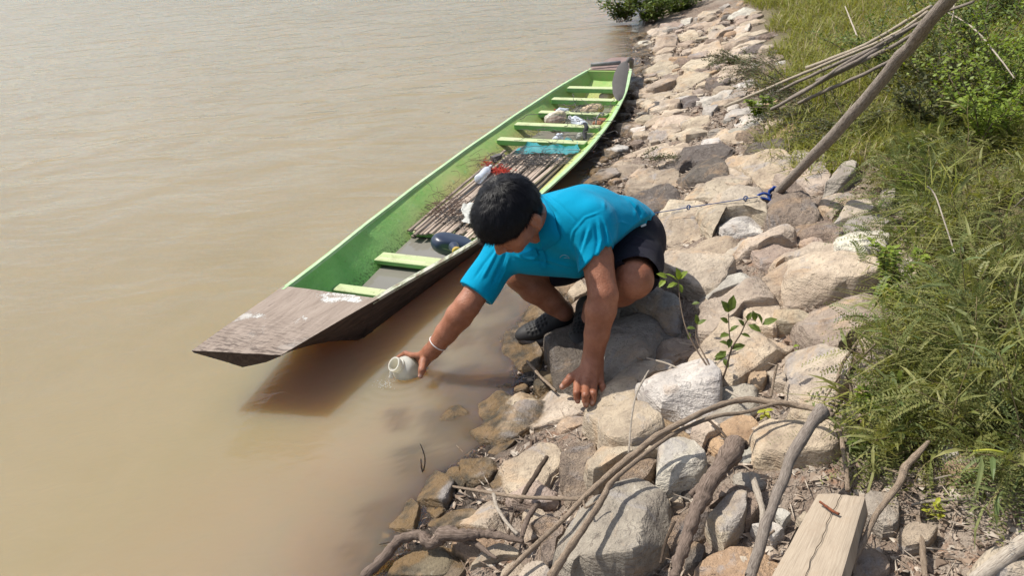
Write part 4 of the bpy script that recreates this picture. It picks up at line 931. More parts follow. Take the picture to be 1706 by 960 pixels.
def collar(name, inner, outer, parent):
    n = 14; m = 7; I = smooth_path([Dp(*q) for q in inner])[0]; O = smooth_path([on_shirt(x, y, .008) for x, y in outer])[0]
    pick = lambda A, t: np.array([np.interp(t*(len(A)-1), range(len(A)), A[:, k]) for k in range(3)])
    G = []
    for i in range(n+1):
        a_, b_ = pick(I, i/n), pick(O, i/n)
        for j in range(m+1):
            t = j/m; p = a_*(1-t)+b_*t; p = p+(-CF*.8+CU*.5)*(.012*math.sin(t*math.pi)**.8)*(1-.5*abs(i/n-.5)); G.append(p)
    G = np.array(G); L2 = G+CF*.005; V = np.concatenate([G, L2]); N1 = len(G); w = m+1; Fc = []
    for i in range(n):
        for j in range(m): a_ = i*w+j; q = [a_, a_+1, a_+w+1, a_+w]; Fc += [q, [k+N1 for k in q[::-1]]]
    for i in range(n):
        for j in (0, m): a_ = i*w+j; Fc.append([a_, a_+w, a_+w+N1, a_+N1])
    for j in range(m):
        for i in (0, n): a_ = i*w+j; Fc.append([a_, a_+1, a_+1+N1, a_+N1])
    mk(name, V, Fc, M_CUFF, parent, sharp=45)
collar('collar', [(889, 318, 2.56), (891, 336, 2.49), (894, 356, 2.45), (896, 378, 2.43), (899, 398, 2.43), (904, 414, 2.45)], [(903, 327), (916, 342), (925, 360), (930, 378), (934, 398), (908, 416)], person)
patch('placket', [(897, 417), (906, 415), (911, 432), (910, 446), (902, 447), (899, 432)], .004, M_CUFF, shirt, thick=.005)
patch('far_collar_flap', [(866, 424), (878, 420), (893, 412), (898, 424), (890, 432), (876, 430)], .008, M_CUFF, person, thick=.008)
def ringcloth(name, c, ax, r0, r1, h, mat, parent, bvhless=True, sq=1.):
    n = 40; x, y, d = frame(ax); V = []; Fc = []
    prof = [(-h*.5, r0), (h*.5, r1), (h*.5+.002, r1-.003), (h*.3, r1-.008), (-h*.5, r0-.006)]
    for hh, r_ in prof:
        for k in range(n): a = 2*math.pi*k/n; V.append(c+d*hh+x*math.cos(a)*r_+y*math.sin(a)*r_*sq)
    m = len(prof)
    for i in range(m):
        for k in range(n): a, b = i*n+k, i*n+(k+1) % n; a2, b2 = ((i+1) % m)*n+k, ((i+1) % m)*n+(k+1) % n; Fc.append([a, b, b2, a2])
    return mk(name, V, Fc, mat, parent, sharp=40)
def build_shorts():
    S = SDF((-.1, 2.2, .12), (.68, 3.12, .72), .004); m = sleeve_n
    S.ell(PEL, (.14, .13, .115), None, .03); S.cone(LHP, RHP, .112, .10, .03); S.chain([LHP+CU*.004, m(LHP, LKN, .55), LKN], [.105, .097, .080], .03); S.chain([RHP, m(RHP, RKN, .6), m(RHP, RKN, .93)], [.10, .090, .072], .03)
    S.cone(m(PEL, NB, -.05), m(PEL, NB, .3), .118, .112, .03)
    t = LKN-LHP; t /= np.linalg.norm(t); S.cut_plane(LKN-t*.035+CR*.0, t+CU*-.55+CR*-.45, .002) if False else None
    # knee opening of the near leg: plane tilted so the hem sits above the knee and drops on the outside
    a, b, c = Dp(1018, 444, 2.47), Dp(1058, 433, 2.42), Dp(1092, 476, 2.50); n = np.cross(b-a, c-a); n = n if n@(LKN-LHP) > 0 else -n; 
    S.cutf(lambda P: np.where(((P-LHP)@(LKN-LHP)) > .25*((LKN-LHP)@(LKN-LHP)), (P-a)@(n/np.linalg.norm(n)), -1.), .002)
    t = RKN-RHP; tn = t/np.linalg.norm(t); p0 = RHP+t*.80; S.cutf(lambda P: np.where(P[..., 0] < PEL[0]-.12, (P-p0)@tn, -1.), .002)
    V, Fc = S.mesh(2); n = vnorm(V, Fc)
    for i in range(len(V)): p = V[i]; V[i] += n[i]*(.003*nz(p, 9, 4))
    n = vnorm(V, Fc)
    for ln, w, am in [([(1045, 398), (1060, 396), (1082, 402)], 2.2, .004), ([(1040, 408), (1062, 408), (1086, 416)], 2.2, -.003), ([(1050, 425), (1070, 424), (1090, 440)], 2.5, .003), ([(1020, 432), (1058, 427), (1085, 455), (1091, 470)], 1.6, -.002), ([(1030, 420), (1042, 405), (1062, 390)], 2., -.003)]: crease(V, n, ln, w, am)
    return mk('shorts', V, Fc.tolist(), M_SHORT, person)
shorts = build_shorts()
V, Fc = box(Dp(1072, 375.5, 2.60), CR*.0085+CU*.0035, CU*.0032-CR*.001, CF*.002); mk('waist_tag', V, Fc, simple('white_tag', (.75, .75, .72), bump=0), shorts, smooth=False)
def m_hair():
    N = NT('black_hair'); v = N.obj(); n = N.noise(v, 90, 4, .6); N.bsdf(N.mix(n, (.003, .003, .005), (.008, .0075, .010)), .45, N.bump(N.noise(v, 300, 3), .4, .001), .25); return N.m
M_HAIR = m_hair()
def hl(y): return np.interp(y, [-.13, -.07, -.046, -.036, .030, .045, .065, .10, .13], [-.088, -.078, -.055, .012, .012, .010, .024, .034, .036])
def build_hair():
    S = SDF(HC-.15, HC+.15, .0035)
    S.ell(hp(0, -.006, .028), (.088, .106, .093), HM, 0); S.ell(hp(0, .030, .05), (.074, .078, .060), HM, .02); S.ell(hp(0, -.05, -.01), (.070, .056, .058), HM, .02)
    S.cutf(lambda P: (hl(((P-HC)@HM.T)[..., 1])-((P-HC)@HM.T)[..., 2]), .006)
    V, Fc = S.mesh(2); n = vnorm(V, Fc)
    for i in range(len(V)): V[i] += n[i]*(.0035*nz(V[i], 26, 1)+.0018*nz(V[i], 70, 5))
    whorl = hp(.005, -.045, .11); n = vnorm(V, Fc); R = np.random.default_rng(4); pts = R.integers(0, len(V), 30000); VV = [V]; FF = Fc.tolist(); base = len(V)
    for i in pts:
        p, nn = V[i], n[i]; 
        if (p-HC)@HZ < hl((p-HC)@HY)-.01: continue
        t = p-whorl; t = t-nn*(t@nn); L = np.linalg.norm(t)+1e-6; t /= L; t = t+HY*.25; t = t+R.normal(0, .20, 3); t -= nn*(t@nn); t /= np.linalg.norm(t)
        ln = R.uniform(.014, .034); s = np.cross(nn, t)*R.uniform(.00028, .0006); lift = R.uniform(.001, .0055)+(.004 if L < .03 else 0)
        q = [p-nn*.002, p+t*ln*.5+nn*lift, p+t*ln+nn*(lift*1.1-.002)-HZ*.003]; VV.append(np.array([q[0]-s, q[0]+s, q[1]-s*.8, q[1]+s*.8, q[2]])); FF += [[base, base+1, base+3, base+2], [base+2, base+3, base+4]]; base += 5
    Lh = (V-HC)@HM.T; rim = np.nonzero((np.abs(Lh[:, 2]-hl(Lh[:, 1])) < .012) & (Lh[:, 1] > -.03))[0]
    for i in R.choice(rim, 3200):                           # ragged fringe and sideburns
        p, nn = V[i], n[i]; t = -HZ+HY*R.normal(.15, .3)+HX*R.normal(0, .25); t -= nn*(t@nn)*.85; t /= np.linalg.norm(t); ln = R.uniform(.006, .022); s = np.cross(nn, t)*R.uniform(.0003, .0007)
        VV.append(np.array([p-s-nn*.001, p+s-nn*.001, p+t*ln*.5+nn*.002-s*.8, p+t*ln*.5+nn*.002+s*.8, p+t*ln-nn*.002])); FF += [[base, base+1, base+3, base+2], [base+2, base+3, base+4]]; base += 5
    for i in R.integers(0, len(V), 1400):                   # stray hairs standing off the crown
        p, nn = V[i], n[i]
        if (p-HC)@HZ < .03: continue
        t = nn*R.uniform(.4, .9)+R.normal(0, .5, 3); t /= np.linalg.norm(t); ln = R.uniform(.006, .014); s = np.cross(t, CF)*.0004
        VV.append(np.array([p-s, p+s, p+t*ln*.5-s*.7, p+t*ln*.5+s*.7, p+t*ln])); FF += [[base, base+1, base+3, base+2], [base+2, base+3, base+4]]; base += 5
    mk('hair', np.concatenate(VV), FF, M_HAIR, person)
build_hair()
# shoes: dark rubber clogs with ventilation holes
def m_shoe():
    N = NT('black_rubber'); v = N.obj(); at = N.n('Attribute', attribute_name='hole').outputs['Fac']
    c = N.mix(N.noise(v, 30, 4), (.013, .0125, .013), (.03, .027, .025)); c = N.mix(at, c, (.004, .004, .004)); N.bsdf(c, .6, N.bump(N.noise(v, 120, 3), .3, .001), .35); return N.m
M_SHOE = m_shoe(); M_SOLE = simple('grey_rubber_sole', (.10, .085, .075), (.16, .14, .125), 60, .7)
def shoe(heel, toe, side_up, ank):
    X = toe-heel; L = np.linalg.norm(X); X /= L; Zu = np.array(side_up, float); Zu -= X*(Zu@X); Zu /= np.linalg.norm(Zu); Y = np.cross(Zu, X); M = np.stack([X, Y, Zu]); P = lambda a, b, c: heel+X*a*L+Y*b+Zu*c
    S = SDF(heel-.22+X*L*.5, heel+.22+X*L*.5, .0038)
    S.ell(P(.74, 0, .028), (.085, .045, .034), M, 0); S.ell(P(.18, 0, .032), (.058, .035, .040), M, .03); S.cone(P(.45, 0, .042), P(.2, 0, .062), .036, .034, .03); S.cone(P(.2, 0, .06), ank, .038, .037, .02)
    S.cutf(lambda Q: -((Q-heel)@Zu)+.012, .002); V, Fc = S.mesh(2); n = vnorm(V, Fc); hole = np.zeros(len(V)); Lc = (V-heel)@M.T
    for a in np.arange(.5, .98, .085):
        for b in (-.026, -.012, .002, .016, .030):
            d = np.hypot(Lc[:, 0]-a*L, Lc[:, 1]-b-(.007 if int(a*100) % 2 else 0)); hole = np.maximum(hole, np.clip(2.-d/.0030, 0, 1)*(n@Zu > .2))
    V = V-n*(hole*.003)[:, None]; o = mk('shoe', V, Fc.tolist(), M_SHOE, person, attrs={'hole': hole})
    S2 = SDF(heel-.22+X*L*.5, heel+.22+X*L*.5, .004); S2.cone(P(.12, 0, 0), P(.78, .002, 0), .040, .050, 0); S2.ell(P(.80, 0, .004), (.070, .049, .04), M, .01); S2.cutf(lambda Q: np.abs((Q-heel)@Zu-.002)-.0125, .003)
    V, Fc = S2.mesh(1); V += Zu*(.010*np.clip(((V-heel)@X)/L-.8, 0, .3)/.2)[:, None]; mk('sole', V, Fc.tolist(), M_SOLE, o)
shoe(Zp(987, 524, .105), Zp(966, 580, .085), (-.12, -.05, 1), LAN)
shoe(Zp(952, 541, .055), Zp(878, 566, .018), (-.05, -.12, 1), RAN)
# white string bracelet
V, Fc = tube([RWR*.84+REL*.16+q for q in [np.cross(frame(REL-RWR)[2], v_)*0+v_ for v_ in [(frame(REL-RWR)[0]*math.cos(a)+frame(REL-RWR)[1]*math.sin(a))*.0335 for a in np.linspace(0, 2*math.pi, 33)]]], .0019, 6)
mk('bracelet', V, Fc, simple('white_string', (.75, .73, .70), bump=0), person)
# faint chest emblem: a small pale curl
P_ = [on_shirt(x, y, .0012) for x, y in [(933, 429), (936, 425.5), (941, 424.5), (946, 426.5), (948.5, 430), (944, 429), (940, 429.5)]]
V, Fc = tube(smooth_path(P_)[0], .0010, 5); mk('emblem', V, Fc, simple('emblem_thread', (.25, .45, .55), bump=0), shirt)
# ================= BOTTLE IN HAND =================
def m_poly():
    N = NT('translucent_plastic'); v = N.obj()
    x = N.bsdf((.84, .83, .77), .38, None, .4, link=False); t = N.n('BsdfTranslucent'); t.inputs[0].default_value = (.72, .70, .60, 1); m = N.n('MixShader'); m.inputs[0].default_value = .5; N.l(x, m.inputs[1]); N.l(t.outputs[0], m.inputs[2]); tp = N.n('BsdfTransparent'); tp.inputs[0].default_value = (.9, .86, .74, 1); m2 = N.n('MixShader'); lw = N.n('LayerWeight'); lw.inputs[0].default_value = .3; N.l(N.mapr(lw.outputs['Facing'], 0, 1, .86, .97), m2.inputs[0]); N.l(tp.outputs[0], m2.inputs[1]); N.l(m.outputs[0], m2.inputs[2]); N.l(m2.outputs[0], N.out.inputs[0]); return N.m
M_POLY = m_poly()
prof = [(.006, .0190), (-.001, .0215), (-.0005, .0265), (.004, .0275), (.010, .0275), (.012, .0255), (.016, .0255), (.018, .0295), (.021, .0297), (.024, .027), (.028, .031), (.036, .041), (.046, BOT_R), (.085, BOT_R), (.088, BOT_R-.001), (.092, BOT_R), (.135, BOT_R), (.155, BOT_R-.005), (.158, 0.001)]
bt = thing('sampling_bottle', BOT0, 'wide mouthed milky plastic bottle dipped in the river in his hand', 'bottle')
V, Fc = lathe(BOT0, BOT_AX, prof[2:], 36); mk('bottle_body', V, Fc, M_POLY, bt, sharp=50)
V, Fc = lathe(BOT0, BOT_AX, [(-.0005, .0265), (-.001, .0220), (.006, .0212), (.03, .0205), (.045, .034), (.08, .040)], 36); mk('bottle_mouth', V, Fc, M_POLY, bt, sharp=50)
def m_clear(name, col=(1, 1, 1), rough=.02, a=.8):
    N = NT(name); g = N.bsdf(col, rough, None, .6, link=False); t = N.n('BsdfTransparent'); t.inputs[0].default_value = (*col, 1); m = N.n('MixShader'); lw = N.n('LayerWeight'); lw.inputs[0].default_value = .35
    N.l(N.mapr(lw.outputs['Facing'], 0, 1, 1-a, .95), m.inputs[0]); N.l(t.outputs[0], m.inputs[1]); N.l(g, m.inputs[2]); N.l(m.outputs[0], N.out.inputs[0]); return N.m
M_DROP = m_clear('water_drops', (.93, .93, .90), .02, .8)
R = random.Random(8); parts = []
for j in range(3):
    st = BOT0-CU*.019+CR*(.004*j-.008); P = [st+np.array([-.006*t, -.004*t, -.020*t*t/1.6]) for t in np.linspace(0, 1.5, 8)]; P = [np.array([p[0]+R.uniform(-.001, .001), p[1], max(p[2], .0)]) for p in P]; parts.append(tube(P, [.0022, .0026, .002, .0024, .0018, .0022, .0026, .004], 6))
for _ in range(70):
    c = Zp(642+R.gauss(0, 7), 642+R.gauss(0, 4), abs(R.gauss(0, .006))); r_ = R.uniform(.0006, .0018); parts.append(lathe(c, (0, 0, 1), [(-r_, r_*.1), (-r_*.6, r_*.8), (0, r_), (r_*.6, r_*.8), (r_, r_*.1)], 6))
V, Fc = join(parts); mk('water_splash', V, Fc, M_DROP, kind='stuff', label='thin stream and drops of water spilling from the bottle mouth', cat='water')
# ================= THINGS IN THE BOAT =================
M_JERRY = simple('dark_blue_plastic', (.018, .026, .05), (.022, .032, .06), 12, .33, .5, .1, .001); M_YCAP = simple('yellow_cap', (.42, .30, .06), (.30, .20, .04), 60, .5)
# motor-oil style can lying on its side, made from a rounded block tapering to the neck
def jerry():
    c = Zp(757, 409, .045); t = thing('oil_can', c-[0, 0, .05], 'dark blue plastic oil can with a yellow cap lying in the bilge', 'can')
    X = nrm2(CR*.97-CU*.20+CF*.15); Y = nrm2(np.cross(UPV, X)); Z_ = np.cross(X, Y); M = np.stack([X, Y, Z_]); 
    S = SDF(c-.18, c+.18, .0045); P = lambda a, b, d: c+X*a+Y*b+Z_*d
    S.ell(P(-.028, .0, 0), (.085, .078, .056), M, .0); S.ell(P(.035, .0, 0), (.070, .072, .054), M, .02)
    S.cutf(lambda Q: np.abs((Q-c)@Z_)-.041, .014); S.cutf(lambda Q: ((Q-c)@X)*.75+((Q-c)@Y)*.6-.066, .008)
    S.cutf(lambda Q: np.abs((Q-c)@Y)-.064, .010); S.cutf(lambda Q: ((Q-c)@X)-.082, .008); V, Fc = S.mesh(2); mk('can_body', V, Fc.tolist(), M_JERRY, t)
    e = Zp(761, 419, .10); ax_ = nrm2(-CF*.8+CR*.25-CU*.35); V, Fc = lathe(e-ax_*.045, ax_, [(-.02, .024), (.018, .020), (.030, .017), (.04, .017)], 20); mk('neck', V, Fc, M_JERRY, t, sharp=45)
    V, Fc = lathe(e-ax_*.012, ax_, [(0, .0195), (.020, .0195), (.0215, .0175), (.019, .0155), (.019, .0005)], 24); mk('cap', V, Fc, M_YCAP, t, sharp=35)
    q = [P(-.110, .0, .004), P(-.08, -.052, .002), P(-.02, -.066, .001), P(.06, -.064, 0)]; V, Fc = tube(smooth_path(q)[0], .0022, 6); mk('seam', V, Fc, simple('seam_ridge', (.20, .21, .16), bump=0), t)
def nrm2(v): v = np.asarray(v, float); return v/(np.linalg.norm(v)+1e-12)
UPV = np.array([0, 0, 1.])
jerry()
M_PET = m_clear('clear_bottle_plastic', (.74, .78, .86), .12, .6); M_BAGP = m_clear('clear_plastic_bag', (.80, .72, .62), .3, .72)
def pet(p0, p1, r_, label, mat=M_PET, capc=None, cat='bottle', neck=True):
    p0, p1 = np.array(p0), np.array(p1); ax_ = p1-p0; L = np.linalg.norm(ax_); t = thing('plastic_bottle', (p0+p1)/2-[0, 0, r_], label, cat)
    pr = [(0, .0005), (.002, r_*.8), (L*.05, r_), (L*.12, r_*.98), (L*.2, r_), (L*.3, r_*.93), (L*.4, r_), (L*.5, r_*.94), (L*.6, r_), (L*.7, r_*.97), (L*.82, r_*.6), (L*.9, r_*.36), (L, r_*.36)]
    V, Fc = lathe(p0, ax_, pr, 18); n = len(V); V += np.array([[nz(v, 30, 1), nz(v, 30, 5), nz(v, 30, 9)] for v in V])*.004; mk('bottle_body', V, Fc, mat, t)
    V, Fc = lathe(p0+ax_*.95, ax_, [(0, r_*.42), (L*.09, r_*.42), (L*.091, .0005)], 14); mk('cap', V, Fc, capc or simple('white_cap', (.7, .7, .72), bump=0), t, sharp=40); return t
pet(Zp(796, 300, .04), Zp(817, 278, .04), .026, 'crumpled clear plastic bottle lying on the floor slats beside his head')
M_RED = simple('red_cap', (.45, .02, .02), bump=0)
pet(Zp(948, 187, .03), Zp(924, 184, .045), .028, 'clear plastic bottle with a red cap in the stern half', capc=M_RED)
pet(Zp(975, 211, .05), Zp(950, 196, .075), .034, 'clear plastic bottle leaning on the fourth seat board from the stern'); pet(Zp(925, 236, .0), Zp(936, 224, .03), .03, 'small clear bottle lying under the seat board')
def blob_bag(c, r3, label, mat, seed, name='plastic_bag', cat='bag', amp=.18, M=None):
    S = SDF(np.array(c)-.22, np.array(c)+.22, .006); S.ell(c, r3, M, 0); S.ell(np.array(c)+np.array([r3[0]*.5, .01, r3[2]*.5]), np.array(r3)*.6, M, .03); V, Fc = S.mesh(1); n = vnorm(V, Fc)
    for i in range(len(V)): V[i] += n[i]*(amp*min(r3)*(nz(V[i], 22, seed)+.6*nz(V[i], 55, seed+4)))
    return mk(name, V, Fc.tolist(), mat, None, label, cat)
blob_bag(Zp(924, 199, .05), (.075, .055, .05), 'clear plastic bag with brown contents behind the wide seat board', M_BAGP, 3); blob_bag(Zp(924, 204, .02), (.07, .05, .035), 'brown sodden cloth inside the clear bag', simple('sodden_brown', (.20, .11, .07), (.13, .07, .045), 40), 5, 'wet_cloth', 'cloth')
blob_bag(Zp(985, 184, .03), (.085, .05, .04), 'pale crumpled bag between the second and third seat boards', simple('beige_bag', (.48, .38, .26), (.36, .26, .17), 30, .6), 8); blob_bag(Zp(1003, 205, .01), (.07, .045, .03), 'reddish brown rag lying low by the right side of the boat', simple('rust_rag', (.30, .13, .07), (.2, .09, .05), 40), 12, 'rag', 'cloth'); blob_bag(Zp(968, 228, .01), (.035, .03, .03), 'small white crumpled bag under the fourth seat board', simple('white_bag', (.4, .4, .36), bump=.2), 15)
blob_bag(Zp(1010, 160, .05), (.06, .04, .03), 'pale rag below the sternmost seat board', simple('pale_rag', (.5, .40, .30), bump=.3), 19, 'rag', 'cloth')
def drape(name, pts, zf, mat, label, cat, seed, nu=22, nv=10, amp=.012, thick=.0):
    """crumpled sheet between two pixel edges (top row, bottom row)"""
    T, B_ = pts; V = []; Fc = []
    for j in range(nv+1):
        for i in range(nu+1):
            u, v = i/nu, j/nv; tp = [np.interp(u*(len(T)-1), range(len(T)), [p[k] for p in T]) for k in (0, 1)]; bp = [np.interp(u*(len(B_)-1), range(len(B_)), [p[k] for p in B_]) for k in (0, 1)]
            x, y = tp[0]*(1-v)+bp[0]*v, tp[1]*(1-v)+bp[1]*v; p = Zp(x, y, zf(u, v)); p = p+np.array([nz(p, 16, seed), nz(p, 16, seed+3), 1.3*abs(nz(p, 22, seed+7))])*amp; V.append(p)
    for j in range(nv):
        for i in range(nu): a = j*(nu+1)+i; Fc.append([a, a+nu+1, a+nu+2, a+1])
    return mk(name, V, Fc, mat, None, label, cat)
def m_net(name, col, a, sc=420):
    N = NT(name); v = N.obj(); g = N.vor(v, sc, 'DISTANCE_TO_EDGE'); al = N.ramp(g, [(.05, 1.), (.16, a)]); N.bsdf(col, .6, None, .3, alpha=al); return N.m
drape('mesh_net', ([(866,250),(880,237),(902,243),(925,243),(945,228),(962,238),(966,252)], [(850,255),(872,257),(900,257),(925,256),(940,258),(952,257),(963,256)]), lambda u, v: .055-.03*v, m_net('teal_netting', (.03, .25, .28), .55), 'teal green fine mesh net draped against the seat board', 'net', 3, 26, 8, .014)
drape('white_cloth', ([(767,341),(780,340),(800,338)], [(772,370),(782,374),(800,392)]), lambda u, v: .045-.01*v, simple('white_cloth', (.50, .50, .46), (.33, .33, .30), 30, .9), 'crumpled white cloth on the floor slats beside his face', 'cloth', 5, 12, 12, .02)
def tangle(name, cx, cy, rx, ry, n, r_, mat, label, seed, z=.03, L=.12, parent=None, cat='net', zr=.02):
    R = random.Random(seed); parts = []
    for _ in range(n):
        p = Zp(R.gauss(cx, rx), R.gauss(cy, ry), z+R.random()*zr); d = nrm2([R.gauss(0, 1), R.gauss(0, 1), R.gauss(0, .15)]); P = [p]
        for k in range(6): d = nrm2(d+np.array([R.gauss(0, .6), R.gauss(0, .6), R.gauss(0, .2)])); q = P[-1]+d*L/6; q[2] = min(max(q[2], z-.006), z+zr*2); P.append(q)
        parts.append(tube(smooth_path(P, m=3)[0], r_, 4, caps=False))
    V, Fc = join(parts); return mk(name, V, Fc, mat, parent, label, cat, kind='stuff')
M_NETG = simple('grey_net_cord', (.075, .07, .068), (.14, .13, .125), 80, .9, bump=0); M_NETB = simple('brown_net_cord', (.16, .10, .075), (.10, .065, .05), 80, .9, bump=0); M_NETR = simple('red_net_cord', (.52, .06, .035), (.38, .045, .03), 80, .8, bump=0)
tangle('fishing_net', 880, 266, 32, 5, 150, .0016, M_NETG, 'grey fishing net heaped on the back of the floor slats', 1, .018, .14); tangle('fishing_net', 757, 347, 22, 7, 90, .0013, M_NETB, 'brown net cord tangled along the left of the floor slats', 2, .018, .12); tangle('fishing_net', 772, 363, 16, 6, 60, .0014, M_NETG, 'small dark net tangle beside the white cloth', 3, .018, .08)
tangle('red_net', 832, 284, 9, 3, 150, .0014, M_NETR, 'bright red net bundle beside the plastic bottle', 4, .02, .035, zr=.012); tangle('red_net', 810, 272, 4, 2, 40, .0012, M_NETR, 'few loops of red net above the plastic bottle', 5, .02, .035, zr=.01)
tangle('net_cord', 745, 325, 10, 10, 10, .0010, M_NETB, 'few loose brown cords curling up the left side of the boat', 6, .05, .16, zr=.05, cat='cord'); tangle('net_cord', 795, 264, 14, 8, 12, .0010, M_NETB, 'loose reddish cords curling left of the red net', 7, .05, .14, zr=.05, cat='cord')
tangle('cord', 935, 225, 28, 10, 26, .0016, M_NETG, 'thin dark cords over the seat boards in the stern half', 8, .075, .16, zr=.02, cat='cord'); tangle('cord', 970, 190, 26, 12, 36, .0022, M_NETG, 'grey rope loops between the stern seat boards', 9, .08, .18, zr=.03, cat='cord')
V, Fc = box(Zp(826, 263, .035), (.030, .01, .006), (-.008, .018, 0), (0, 0, .014)); bm = None
o = mk('float_block', V+np.array([[nz(v, 9, 2)*.004]*3 for v in V]), Fc, M_NETG, None, 'dark block on the back left corner of the floor slats', 'block', smooth=False)
P = [Zp(974, 205, .085), Zp(977, 212, .090), Zp(974, 222, .06), Zp(975, 232, .035)]; V, Fc = tube(smooth_path(P)[0], [.014]*19, 8, .3, 2, flat=.45); mk('black_strap', V, Fc, simple('black_rubber_strap', (.02, .02, .023), bump=.1), None, 'black rubber strap tied over the fourth seat board', 'strap')
P = [Zp(993, 207, .07), Zp(994, 197, .10), Zp(1000, 189, .115), Zp(1006, 190, .11), Zp(1003, 193, .09)]; V, Fc = tube(smooth_path(P)[0], .0055, 8); mk('grey_hose', V, Fc, simple('grey_hose', (.25, .25, .24), bump=.1), None, 'bent grey hose standing beside the right side of the boat', 'hose')
# paddle standing blade up at the stern, right corner
def paddle():
    c0, c1 = Zp(1031, 168, .12), Zp(1047, 97, .30); 
    t = thing('paddle', c0, 'grey weathered paddle blade leaning upright at the right stern corner', 'paddle'); V = []; Fc = []
    side = CR; prof = [(0, .004), (.06, .022), (.2, .036), (.45, .044), (.7, .042), (.88, .034), (.96, .022), (1.0, .012)]; n = len(prof); c0 = Dp(1031, 168, 5.35); c1 = Dp(1042, 102, 5.45)
    for f, w in prof:
        p = c0+(c1-c0)*f+CR*(-.018*math.sin(f*3.0)); V += [p-side*w*1.15, p-CF*.009, p+side*w*1.15, p+CF*.009]
    for i in range(n-1):
        for k in range(4): a, b = i*4+k, i*4+(k+1) % 4; Fc.append([a, b, b+4, a+4])
    Fc += [[3, 2, 1, 0], [(n-1)*4+k for k in range(4)]]; V = np.array(V); mk('blade', V, Fc, M_PADD, t, attrs={'uvw': V*[8, 1, 1]}, sharp=60)
    V, Fc = tube([Dp(1043, 106, 5.46), Dp(1048, 98, 5.46), Dp(1052, 100, 5.5), Dp(1052, 112, 5.55)], [.012, .016, .018, .016], 9, .2, 3); mk('grip', V, Fc, M_PADD, t, attrs={'uvw': V*[8, 1, 1]})
def m_padd():
    N = NT('grey_paddle_wood'); n = N.noise(N.obj(), 30, 5, .7); N.bsdf(N.mix(n, (.11, .10, .095), (.19, .175, .165)), .8, N.bump(n, .4, .003), .2); return N.m
M_PADD = m_padd(); paddle()
V, Fc = tube([Zp(984, 107.5, .20), Zp(1008, 106, .20), Zp(1034, 104, .20)], .016, 10, .06, 5); mk('metal_pipe', V, Fc, simple('dull_grey_pipe', (.22, .22, .215), (.15, .15, .15), 40, .5), None, 'grey pipe lying across the stern of the boat', 'pipe')
# ================= DRIFTWOOD, POLES, PLANK =================
def m_bark(name, c1, c2, c3, sc=(1, 1, 1), bump=.9):
    N = NT(name); v = N.obj(); at = N.n('Attribute', attribute_name='uvw').outputs['Vector']; w = N.scalev(at, (9, 2.2, 1)); n = N.noise(w, 5., 6, .7, .3); n2 = N.noise(v, 60, 5, .65)
    c = N.ramp(n, [(.33, c3), (.5, c1), (.68, c2)]); c = N.mix(N.ramp(n2, [(.58, 0.), (.7, .5)]), c, c3); N.bsdf(c, .85, N.bump(N.math('ADD', n, N.math('MULTIPLY', n2, .6)), bump, .005), .2); return N.m
M_TWIG = m_bark('dry_twig', (.33, .25, .18), (.47, .375, .285), (.12, .08, .055), bump=1.); M_PALE = m_bark('bleached_twig', (.45, .385, .31), (.56, .50, .42), (.24, .19, .15))
M_DARKW = m_bark('dark_wet_wood', (.10, .072, .052), (.19, .14, .105), (.035, .026, .02)); M_POLE = m_bark('weathered_pole', (.24, .20, .165), (.36, .31, .265), (.11, .085, .07)); M_ROOT = m_bark('old_root_bark', (.19, .14, .11), (.30, .235, .19), (.06, .045, .035))
def branch(name, px, w, h, mat, label, cat='branch', parent=None, jit=.26, n=10, absz=None, dd=None, m=9, group=None, kink=.0):
    """px: points in the photograph; each lies h above the bank there; w: widths in pixels -> real radii at that distance"""
    P = []; 
    hs_ = np.broadcast_to(np.asarray(h, float), (len(px),))
    for i, (a, b) in enumerate(px):
        if dd is not None: P.append(Dp(a, b, dd[i]))
        elif absz is not None: P.append(Zp(a, b, absz[i]))
        else: P.append(Gp(a, b, hs_[i]))
    P = np.array(P); ws = np.broadcast_to(np.asarray(w, float), (len(px),)); Rr = np.array([max(.0012, q*.5*pix(p)[2]/F) for q, p in zip(ws, P)])
    P, Rr = smooth_path(P, Rr, m); sd = sum(map(ord, label)) % 97
    for i in range(1, len(P)-1): P[i] += np.array([nz(P[i], 14, sd), nz(P[i], 14, sd+9), nz(P[i], 14, sd+4)])*Rr[i]*(.35+kink); 
    Rr = Rr*np.array([1+.14*nz(p, 25, sd+3) for p in P]); V, Fc = tube(P, Rr, n, jit, sd)
    L = np.concatenate([[0], np.cumsum(np.linalg.norm(np.diff(P, axis=0), axis=1))]); U = np.array([[k/n*1.0, L[i]*4, sd] for i in range(len(P)) for k in range(n)])
    o = mk(name, V, Fc, mat, parent, label if parent is None else None, cat if parent is None else None, group if parent is None else None, attrs={'uvw': U}); return o, P, Rr
branch('driftwood_branch', [(840,962),(886,914),(934,870),(971,831),(1002,802),(1052,760),(1100,722),(1150,697),(1200,675),(1250,667),(1310,674),(1385,686)], [8,9,9,10,10,11,10,10,10,11,10,9], [.07,.08,.12,.13,.13,.15,.17,.18,.15,.13,.12,.12], M_TWIG, 'longest dry branch arching over the front rocks up to the weeds')
b2 = branch('driftwood_branch', [(919,962),(940,927),(969,885),(1005,829),(1019,804),(1061,768),(1130,719),(1190,695),(1240,688),(1300,672),(1345,680),(1388,692)], [17,13,12,11,10,8,7,7,7,7,8,8], [.11,.14,.17,.17,.16,.16,.16,.15,.13,.13,.12,.12], M_TWIG, 'forked dry branch lying beside the longest one, thick at its near end')[0]
branch('side_twig', [(1002,831),(985,842),(975,846),(972,835)], 3.5, .15, M_TWIG, 'x', parent=b2)
